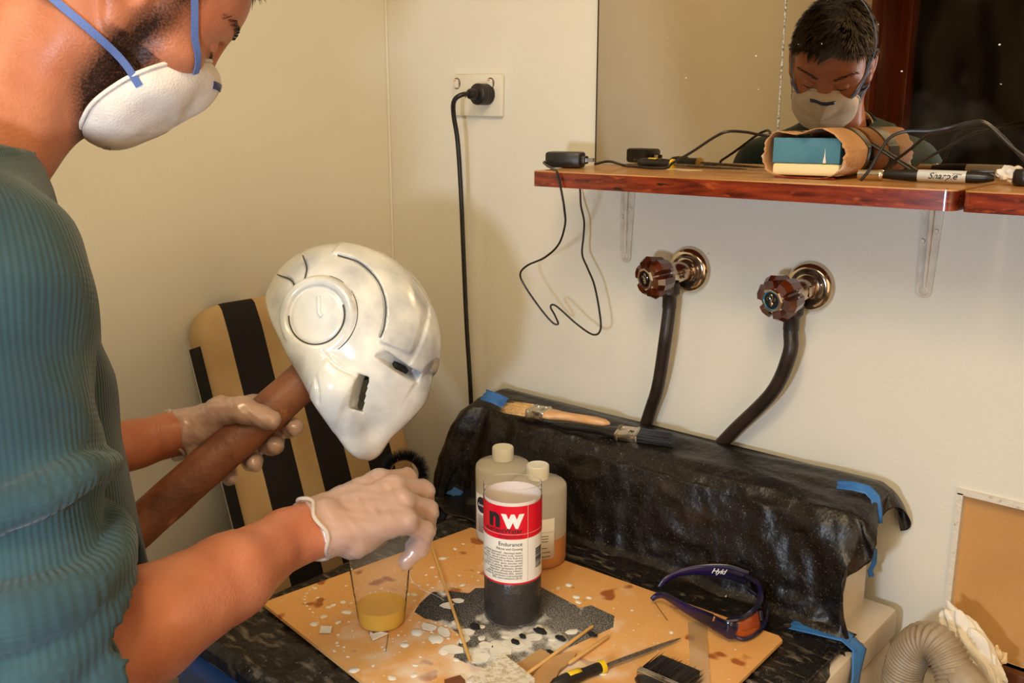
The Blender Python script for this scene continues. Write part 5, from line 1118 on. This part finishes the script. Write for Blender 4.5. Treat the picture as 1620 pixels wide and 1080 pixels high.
# ---- trunk, upper arms and legs (under the clothes)
s = SDF((.20, -1.22, -.01), (.84, -.74, 1.48), .008); B3 = np.stack([LAT, FWD, UP], 1)
for z, a, c_, fw in ((1.29, .135, .078, 0), (1.15, .130, .080, .0), (1.02, .130, .082, 0), (.92, .140, .090, -.01)): s.ell(T3(0, fw, z), (a, c_, .13), B3, .05)
s.cone(SR-LAT*.02, ER, .042, .036, .02); s.cone(SLf+LAT*.02, EL, .042, .036, .02); s.cone(NECK, T3(0, -.01, 1.30), .056, .070, .03); s.cone(SR-LAT*.04-UP*.02, T3(0, -.01, 1.30), .038, .065, .02); s.cone(SLf+LAT*.04-UP*.02, T3(0, -.01, 1.30), .038, .065, .02)
for q in (-1, 1): s.chain([T3(q*.085, -.005, .88), T3(q*.090, .01, .48), T3(q*.095, -.02, .09)], [.080, .055, .036], .02); s.cone(T3(q*.095, -.035, .035), T3(q*.105, .13, .025), .036, .026, .02)
TV = s.mesh()
V, Q = join([(HV, HQ), RV, LV, TV])
person = np_object('person', V, Q, M_SKIN)
tag(person, 'man in a teal knitted jumper and white dust mask, holding pole and helmet', 'person')
hloc = (HV-HO)@HM; x_, y_, z_ = hloc.T
bl = [np.array(p) for p in ((.034, .074, .036), (.028, .070, -.010), (.026, .064, -.045), (.028, .056, -.078), (.046, .036, -.108), (.064, 0, -.122))]
hb_ = np.stack([x_, np.abs(y_), z_], 1); db = np.full(len(HV), 9.0)
for p, q in zip(bl[:-1], bl[1:]):
    t_ = np.clip((hb_-p)@(q-p)/np.dot(q-p, q-p), 0, 1); db = np.minimum(db, np.linalg.norm(hb_-p-t_[:, None]*(q-p), axis=1)-.004-.012*(z_ < -.03))
front = np.clip((x_-.030)/.02, 0, 1)*np.clip((-.035-z_)/.02, 0, 1)
bd = np.zeros(len(V), np.float32); bd[:len(HV)] = np.clip(np.maximum(1-db/.022, front*.8), 0, 1)*(z_ < .055)
A = person.data.attributes.new('beard', 'FLOAT', 'POINT'); A.data.foreach_set('value', bd)
# ---- hair: a cap grown off the scalp plus tufts
def scalp(p):
    x, y, z = p
    if z < -.045: return False
    line = .062+.0*y if x > .03 else None
    if x > .046 and z < .080-.35*(abs(y)-.03)*(abs(y) > .03): return False
    if x > .012 and z < .048: return False
    if -.022 < x <= .012 and z < .030: return False
    if x <= -.022 and z < .004: return False
    return True
rnd = random.Random(9); b = MB(); hl_ = hloc; sel = [i for i in range(0, len(HV), 2) if scalp(hl_[i]) and np.linalg.norm(hl_[i]) < .15]
hnorm = np.zeros_like(HV); fn = np.cross(HV[HQ[:, 2]]-HV[HQ[:, 0]], HV[HQ[:, 3]]-HV[HQ[:, 1]])
for k in range(4): np.add.at(hnorm, HQ[:, k], fn)
hnorm /= np.linalg.norm(hnorm, axis=1)[:, None]+1e-9
if np.mean(np.einsum('ij,ij->i', hnorm, HV-HO)) < 0: hnorm = -hnorm
for i in sel:
    if rnd.random() < .45: continue
    p = HV[i]; n_ = hnorm[i]; q = hl_[i]; top = np.clip((q[2]-.02)/.08, 0, 1); L_ = .006+.016*top*rnd.uniform(.7, 1.2)
    comb = hw(*(q+V3(.45*top-.1, .25*math.sin(q[1]*40+q[0]*25), -.5+.3*top)))-p; comb = unit(comb-n_*np.dot(comb, n_)); wv = V3(*[nz(p, 60, k*7.0) for k in range(3)])
    d_ = unit(n_*(.55+.3*rnd.random())+comb*1.0+wv*.9); sd = unit(np.cross(d_, n_+V3(.01, .02, 0)))*.0017
    md = p+d_*L_*.55+n_*.001; tp = p+d_*L_+comb*L_*.3
    b.add([p-sd-n_*.001, p+sd-n_*.001, md+sd*.9, md-sd*.9, tp, md+n_*.0012], [(0, 1, 2, 3), (3, 2, 4), (3, 5, 4), (5, 2, 4)])
b.build('hair', M_HAIR, person, sharp=0)
# scalp cap below the tufts
fmask = [f for f in HQ.tolist() if all(scalp(hl_[i]) for i in f)]
used = sorted({i for f in fmask for i in f}); mp_ = {i: k for k, i in enumerate(used)}
cap = MB(); cap.add([HV[i]+hnorm[i]*(.0035+.003*nz(HV[i], 55)) for i in used], [tuple(mp_[i] for i in f) for f in fmask]); cap.build('hair_cap', M_HAIR, person, sharp=0)
# brows and lashes
for q in (-1, 1):
    b = MB()
    for i in range(70):
        f = i/69; c = hw(.0985-.030*f**1.6, q*(.014+.038*f), .030+.008*math.sin(f*2.6)+rnd.uniform(-.003, .003)); h = head_tree.find_nearest(Vector(c)); c = np.array(h[0]); n_ = np.array(h[1]); n_ = n_ if np.dot(n_, c-HO) > 0 else -n_
        d_ = unit(hw(*(V3(-.3, q*1.0, .35)+V3(0, 0, 0)))-HO+n_*.55)*.008; sd = unit(np.cross(d_, n_))*.0005; b.add([c-sd, c+sd, c+d_*.4+n_*.0010, c+d_*.7], [(0, 1, 2), (0, 2, 3), (1, 3, 2)])
    b.build('eyebrow', M_HAIR, person, smooth=False)
    b = MB(); P = []
    P = spline([hw(.0855, q*.021, .0035), hw(.0908, q*.032, .0015), hw(.0865, q*.0435, .0045)], 6)
    b.tube(P, .0013, 6); b.build('eyelashes', M_HAIR, person)

# ---- dust mask
M_MSK = mat('mask_fabric', (226, 218, 208), .85, col2=(214, 204, 194), nscale=30, bump=.25, bscale=500); M_STP = mat('blue_elastic', (88, 112, 172), .7, bump=.3, bscale=900); M_NCL = mat('navy_clip', (40, 50, 92), .4)
RIM = [(.103, 0, .000), (.092, .024, -.003), (.071, .050, -.018), (.050, .067, -.044), (.038, .068, -.068), (.031, .063, -.098), (.038, .040, -.123), (.048, 0, -.127)]
rimc = spline([V3(*p) for p in RIM], 8); rimc = rimc+[V3(p[0], -p[1], p[2]) for p in rimc[-2:0:-1]]; NR = len(rimc); mc = V3(.070, 0, -.060); max_ = unit(V3(1, 0, -.28))
def mask_pt(i, v, off=0.0):
    p = rimc[i % NR]; a = v*math.pi/2; c = math.cos(a)**.72; q = mc+(p-mc)*c; d0 = np.dot(p-mc, max_); dep = .038
    r = q+max_*((dep-0)*math.sin(a)**.85-d0*(1-c)*0)
    th = 2*math.pi*i/NR; cr = math.sin(a)*math.cos(a); r = r+max_*(-.0065*cr*abs(math.sin(th*3+.6))**.7+.002*nz(r, 45))+V3(0, p[1], 0)*(.10*cr)
    return hw(*(r+max_*off))
b = MB(); b.grid(NR, 22, lambda u, v: tuple(mask_pt(int(round(u*NR)), v)), True); msk = b.build('dust_mask', M_MSK, person, sharp=0, solid=.0012)
def rim_off(i, o): p = rimc[i % NR]; d = unit(p-mc-max_*np.dot(p-mc, max_)); return p+d*o-max_*.002
b = MB(); b.tube([hw(*rim_off(i, .001)) for i in range(NR)], .0022, 6, closed=True); b.build('rim_flange', M_MSK, msk, sharp=0)
b = MB()                                                      # nose clip across the bridge
b.grid(17, 3, lambda u, v: tuple(mask_pt(int(round(-9+u*18)), .30+.13*v, .0012)*1.0)); b.build('nose_clip', M_NCL, msk, solid=.0012, sharp=0)
b = MB()
for q, tx in ((0, 'P2'), ):
    pass
k0 = int(NR*.5)+5; pc0 = mask_pt(k0, .33, .0006); pu = unit(mask_pt(k0-3, .33)-mask_pt(k0+3, .33)); pn = unit(mask_pt(k0, .45)-mask_pt(k0, .25)); nn2 = np.cross(pu, pn)
if np.dot(nn2, pc0-hw(*mc)) < 0: nn2 = -nn2; pu = -pu
Mt = Matrix(((pu[0], pn[0], nn2[0], pc0[0]), (pu[1], pn[1], nn2[1], pc0[1]), (pu[2], pn[2], nn2[2], pc0[2]), (0, 0, 0, 1))) @ Matrix.Translation((0, 0, .0015)); flat_text(b, text('P2 8', .011, .0003, 0, 'CENTER'), Mt); b.build('stamp', M_INK, msk, smooth=False)
def strap(pts, name):
    P = []; N = []
    for p in spline([hw(*q) for q in pts], 10):
        h = head_tree.find_nearest(Vector(p)); c = np.array(h[0]); n_ = np.array(h[1]); n_ = n_ if np.dot(n_, c-HO) > 0 else -n_
        d = np.dot(p-c, n_); P.append(p if d > .0022 else c+n_*.0022); N.append(n_)
    for _ in range(6): P = [P[0]]+[(P[i-1]+2*P[i]+P[i+1])/4 for i in range(1, len(P)-1)]+[P[-1]]; N = [N[0]]+[unit(N[i-1]+2*N[i]+N[i+1]) for i in range(1, len(N)-1)]+[N[-1]]
    b = MB(); vs = []
    for i, p in enumerate(P):
        T = unit(P[min(i+1, len(P)-1)]-P[max(i-1, 0)]); S = unit(np.cross(N[i], T))
        for k, o_ in ((-1, 0), (1, 0), (1, .0011), (-1, .0011)): vs.append(p+S*.0033*k+N[i]*(o_+.0004))
    n = len(P); fs = [(i*4+k, i*4+(k+1) % 4, (i+1)*4+(k+1) % 4, (i+1)*4+k) for i in range(n-1) for k in range(4)]
    b.add(vs, fs); b.build(name, M_STP, msk, sharp=30)
for q in (-1, 1):
    strap([(.050, q*.069, -.060), (.022, q*.073, -.050), (-.020, q*.078, -.046), (-.060, q*.064, -.042), (-.090, q*.030, -.040), (-.098, 0, -.040)], 'strap')
    strap([(.078, q*.050, -.018), (.055, q*.066, .010), (.025, q*.083, .055), (-.010, q*.070, .098), (-.045, q*.035, .128), (-.050, 0, .132)], 'strap')

# ---- gloves
M_GLV = bpy.data.materials.new('vinyl_glove'); M_GLV.use_nodes = True; nt = M_GLV.node_tree; nt.nodes.clear()
o_ = nt.nodes.new('ShaderNodeOutputMaterial'); tr_ = nt.nodes.new('ShaderNodeBsdfTransparent'); df = nt.nodes.new('ShaderNodeBsdfDiffuse'); df.inputs[0].default_value = lin((228, 206, 190)); g = nt.nodes.new('ShaderNodeBsdfGlossy'); g.inputs['Roughness'].default_value = .28
m1 = nt.nodes.new('ShaderNodeMixShader'); m1.inputs[0].default_value = .40; m2 = nt.nodes.new('ShaderNodeMixShader'); m2.inputs[0].default_value = .10
for a_, b_ in ((tr_.outputs[0], m1.inputs[1]), (df.outputs[0], m1.inputs[2]), (m1.outputs[0], m2.inputs[1]), (g.outputs[0], m2.inputs[2]), (m2.outputs[0], o_.inputs[0])): nt.links.new(a_, b_)
M_CUF = clear('glove_cuff', (236, 224, 208), .75, .3)
lo, hi = bounds(cr_, .05); V, Q = limb(fore_r, cr_, lo, hi, .0026, grow=.0022, k=.0055, cut=(WR-hx*.004, hx), wr=.0010); np_object('glove', V, Q, M_GLV, person)
lo, hi = bounds(cl_, .05); V, Q = limb(fore_l, cl_, lo, hi, .0026, grow=.0022, k=.0055, cut=(WL+dl*.008, dl), wr=.0010); np_object('glove', V, Q, M_GLV, person)
def cuff(c, ax, upv, rx, rz):
    y = unit(np.cross(upv, ax)); z = np.cross(ax, y); b = MB(); n = 60; P = []
    for i in range(n):
        a = 2*math.pi*i/n; P.append(c+y*rx*math.cos(a)*(1+.04*math.sin(3*a))+z*rz*math.sin(a)*(1+.05*math.sin(2*a+1))+ax*(.0035*math.sin(2*a)+.003*math.sin(5*a+1)))
    b.tube(P, .0021, 8, closed=True); b.build('glove_cuff', M_CUF, person, sharp=0)
cuff(WR-hx*.004, hx, hz, .0335, .0315); cuff(WL+dl*.004, dl, UP, .0295, .0310)

# ---- jumper
s = SDF((.20, -1.30, .90), (.90, -.72, 1.50), .0045); sl, P = s.box(s.lo, s.lo+s.h*(s.n-1))
zt = [.90, 1.05, 1.18, 1.28, 1.35, 1.40, 1.44, 1.47]; za = [.168, .170, .168, .178, .180, .160, .118, .085]; zb = [.128, .128, .126, .118, .108, .095, .084, .074]; zc = [.004, .004, 0, .0, .0, .0, .002, .004]
Z = P[..., 2]; A_ = np.interp(Z, zt, za); B_ = np.interp(Z, zt, zb); C_ = np.interp(Z, zt, zc); R0 = P-np.array((.515, -.955, 0), np.float32); l_ = R0@LAT.astype(np.float32); f_ = R0@FWD.astype(np.float32)-C_
d = (np.sqrt((l_/A_)**2+(f_/B_)**2)-1)*np.minimum(A_, B_)
d = np.maximum(d, Z-1.475)
s.D = d.astype(np.float32)
rex = ER+(WR-ER)*.05; lex = EL+(WL-EL)*.28
s.cone(NECK+LAT*.055-UP*.005-FWD*.02, SR, .046, .062, .04); s.cone(NECK-LAT*.055-UP*.005-FWD*.02, SLf, .046, .062, .04)
s.cone(SR, SR+(ER-SR)*.3, .066, .064, .022); s.cone(SR+(ER-SR)*.3, ER, .065, .060, .007); s.cone(ER, rex, .060, .058, .012)
def roll(c, ax, R_, r_, tilt, ph):
    a1 = unit(np.cross(ax, (0, 0, 1))); a2 = np.cross(a1, ax); n = 28; Q_ = []
    for i in range(n+1):
        a = 2*math.pi*i/n; q = c+(a1*math.cos(a)+a2*math.sin(a))*R_*(1+.06*math.sin(2*a+ph))+ax*tilt*math.sin(a+ph*.7); Q_.append(q)
    for i in range(n): s.cone(Q_[i], Q_[i+1], r_*(1+.22*math.sin(3*2*math.pi*i/n+ph)), r_*(1+.22*math.sin(3*2*math.pi*(i+1)/n+ph)), .006)
axr = unit(WR-ER); axu = unit(ER-SR)
roll(rex-axr*.008, axr, .050, .0125, .006, .3); roll(ER-axu*.016, unit(axr*.7+axu*.6), .060, .0165, .012, 1.4); roll(ER-axu*.050, unit(axr*.5+axu), .064, .0190, .016, 2.6); roll(ER-axu*.090, unit(axr*.3+axu), .066, .0170, .018, .8); roll(ER-axu*.128, unit(axr*.15+axu), .067, .0120, .020, 3.9)
s.cone(SLf, EL, .064, .060, .022); s.cone(EL, lex, .060, .053, .02)
# folds: bunched rings over the elbow, drag lines from the armpit, soft waves down the front
def arm_fold(S_, E_, X_, amp):
    a1 = E_-S_; L1 = np.linalg.norm(a1); a2 = X_-E_; L2 = np.linalg.norm(a2)
    t1 = np.clip((P-S_.astype(np.float32))@(a1/L1).astype(np.float32), 0, L1); r1 = np.linalg.norm(P-S_-t1[..., None]*(a1/L1), axis=-1)
    t2 = np.clip((P-E_.astype(np.float32))@(a2/L2).astype(np.float32), 0, L2); r2 = np.linalg.norm(P-E_-t2[..., None]*(a2/L2), axis=-1)
    tt = np.where(r1 < r2, t1, L1+t2); near = np.exp(-(np.maximum(np.minimum(r1, r2)-.062, 0)/.02)**2)
    wob = .012*np.sin(P@np.array([22., 14., 30.], np.float32))+.006*np.sin(P@np.array([-60., 75., 20.], np.float32))
    w1 = np.exp(-((tt-(L1+.015))/.085)**2); w2 = np.exp(-((tt-.55*L1)/.10)**2)
    return near*(amp*w1*np.sin((tt+wob)*2*math.pi/.052)+.30*amp*w2*np.sin((tt*.6+wob*2.5)*2*math.pi/.085))
s.D -= arm_fold(SR, ER, rex, .0045).astype(np.float32); s.D -= arm_fold(SLf, EL, lex, .008).astype(np.float32)
s.D -= (.004*np.sin(l_*34+2*np.sin(Z*9))*np.clip((1.32-Z)/.1, 0, 1)+.0035*np.sin((Z-l_*.9)*48)*np.clip((Z-1.2)/.08, 0, 1)*np.clip((1.44-Z)/.05, 0, 1)).astype(np.float32)
# openings
s.D = np.maximum(s.D, -(Z-.925))
for X_, W_, E_ in ((rex, WR, ER), (lex, WL, EL)):
    ax = unit(W_-E_); d = ((P-X_.astype(np.float32))@ax.astype(np.float32)); rr = np.linalg.norm(P-E_.astype(np.float32)-((P-E_.astype(np.float32))@ax.astype(np.float32))[..., None]*ax.astype(np.float32), axis=-1)
    m_ = rr < .085; s.D = np.where(m_ & (d > -.02), np.maximum(s.D, d), s.D); s.D = np.where((d > -.022) & m_, np.maximum(s.D, -(rr-.0485)), s.D)
nd = unit(HO-NECK); rr = P-NECK.astype(np.float32); tt = rr@nd.astype(np.float32); rad = np.linalg.norm(rr-tt[..., None]*nd.astype(np.float32), axis=-1); s.D = np.where((tt > -.03), np.maximum(s.D, -(rad-.062)), s.D)
V, Q = s.mesh(); jm = np_object('jumper', V, Q, M_KNIT, person)
def cuff_ring(c, ax, R_, r_, nm):
    a1 = unit(np.cross(ax, (0, 0, 1))); a2 = np.cross(a1, ax); b = MB(); n = 64
    b.tube([c+(a1*math.cos(a)+a2*math.sin(a))*R_*(1+.03*math.sin(2*a+.5))+ax*(.003*math.sin(3*a)) for a in np.linspace(0, 2*math.pi, n+1)[:-1]], [r_*(1+.05*math.sin(5*2*math.pi*i/n)) for i in range(n)], 14, closed=True)
    o = b.build(nm, M_KNIT, jm, sharp=0); A = o.data.attributes.new('knit', 'FLOAT_VECTOR', 'POINT')
    A.data.foreach_set('vector', np.array([(2*math.pi*(i//14)*84/n, 0, 0) for i in range(n*14)], np.float32).ravel())
cuff_ring(rex-unit(WR-ER)*.004, unit(WR-ER), .0560, .0150, 'sleeve_cuff'); cuff_ring(lex-unit(WL-EL)*.004, unit(WL-EL), .0475, .0110, 'sleeve_cuff')
# stitch coordinates: round the trunk or round the sleeve, and along it
l_ = (V-V3(.515, -.955, 0))@LAT; f_ = (V-V3(.515, -.955, 0))@FWD; kx = np.arctan2(l_, f_)*.15; ky = V[:, 2].copy()
for S_, E_, X_ in ((SR, ER, rex), (SLf, EL, lex)):
    t = np.clip((V-S_)@(E_-S_)/np.dot(E_-S_, E_-S_), 0, 1); c1 = S_+t[:, None]*(E_-S_); r1 = np.linalg.norm(V-c1, axis=1); t2 = np.clip((V-E_)@(X_-E_)/np.dot(X_-E_, X_-E_), 0, 1); c2 = E_+t2[:, None]*(X_-E_); r2 = np.linalg.norm(V-c2, axis=1)
    out = (np.minimum(r1, r2) < .083) & (np.abs(l_) > .135)
    use2 = r2 < r1; ce = np.where(use2[:, None], c2, c1); D_ = V-ce; al = np.where(use2[:, None], unit(X_-E_), unit(E_-S_)); B1 = unit(FWD); b1 = B1-al*(al@B1)[:, None]; b1 /= np.linalg.norm(b1, axis=1)[:, None]; b2 = np.cross(al, b1)
    an = np.arctan2((D_*b2).sum(1), (D_*b1).sum(1)); kx = np.where(out, an*.062, kx); ky = np.where(out, t*np.linalg.norm(E_-S_)+np.where(use2, t2*np.linalg.norm(X_-E_), 0), ky)
kn = np.stack([kx*2*math.pi/.0046, ky*2*math.pi/.0046, np.zeros(len(V))], 1).astype(np.float32)
A = jm.data.attributes.new('knit', 'FLOAT_VECTOR', 'POINT'); A.data.foreach_set('vector', kn.ravel())
M_RIB = mat('teal_rib', (44, 66, 68), .85, col2=(34, 54, 58), nscale=9, spec=.2)
cn = NECK+nd*.006; y1 = unit(LAT-nd*np.dot(LAT, nd)); y2 = np.cross(nd, y1)
def collar(r0, hgt, rib, nrib, lift, th):
    def fn(u, v):
        a = 2*math.pi*u; k = rib*(math.sin(nrib*a)); q = v*2*math.pi
        r = r0+th*math.cos(q)+k+.004*math.cos(2*a); h = lift+hgt*math.sin(q)
        return tuple(cn+y1*r*math.cos(a)*1.05+y2*r*math.sin(a)+nd*(h-.012*math.sin(a)*0))
    return fn
b = MB(); b.grid(480, 13, collar(.0675, .016, .0007, 80, .002, .0045), True); b.build('ribbed_collar', M_RIB, person, sharp=0)
b = MB(); b.grid(96, 11, collar(.0610, .016, 0, 1, .007, .0022), True); b.build('undershirt', mat('white_cotton', (226, 218, 200), .8), person, sharp=0)
# ---- trousers and shoes, below the frame
s = SDF((.24, -1.22, .04), (.80, -.74, .98), .008)
s.ell(T3(0, -.01, .90), (.160, .115, .11), B3, .05)
for q in (-1, 1): s.chain([T3(q*.080, -.005, .86), T3(q*.090, .012, .48), T3(q*.097, -.02, .10)], [.098, .075, .064], .03)
sl, P = s.box(s.lo, s.lo+s.h*(s.n-1)); s.D = np.maximum(s.D, -(P[..., 2]-.075)); s.D = np.maximum(s.D, P[..., 2]-.965)
V, Q = s.mesh(); np_object('trousers', V, Q, mat('dark_denim', (38, 44, 58), .85, col2=(28, 32, 44), nscale=60), person)
for q in (-1, 1):
    s = SDF(T3(q*.1, .03, .06)-.2, T3(q*.1, .03, .06)+.2, .006); s.cone(T3(q*.095, -.045, .042), T3(q*.106, .15, .032), .043, .036, .02); s.cone(T3(q*.097, -.03, .07), T3(q*.097, -.03, .09), .045, .044, .02)
    sl, P = s.box(s.lo, s.lo+s.h*(s.n-1)); s.D = np.maximum(s.D, .001-P[..., 2]); V, Q = s.mesh(); np_object('shoe', V, Q, mat('dark_leather', (30, 24, 20), .5), person)
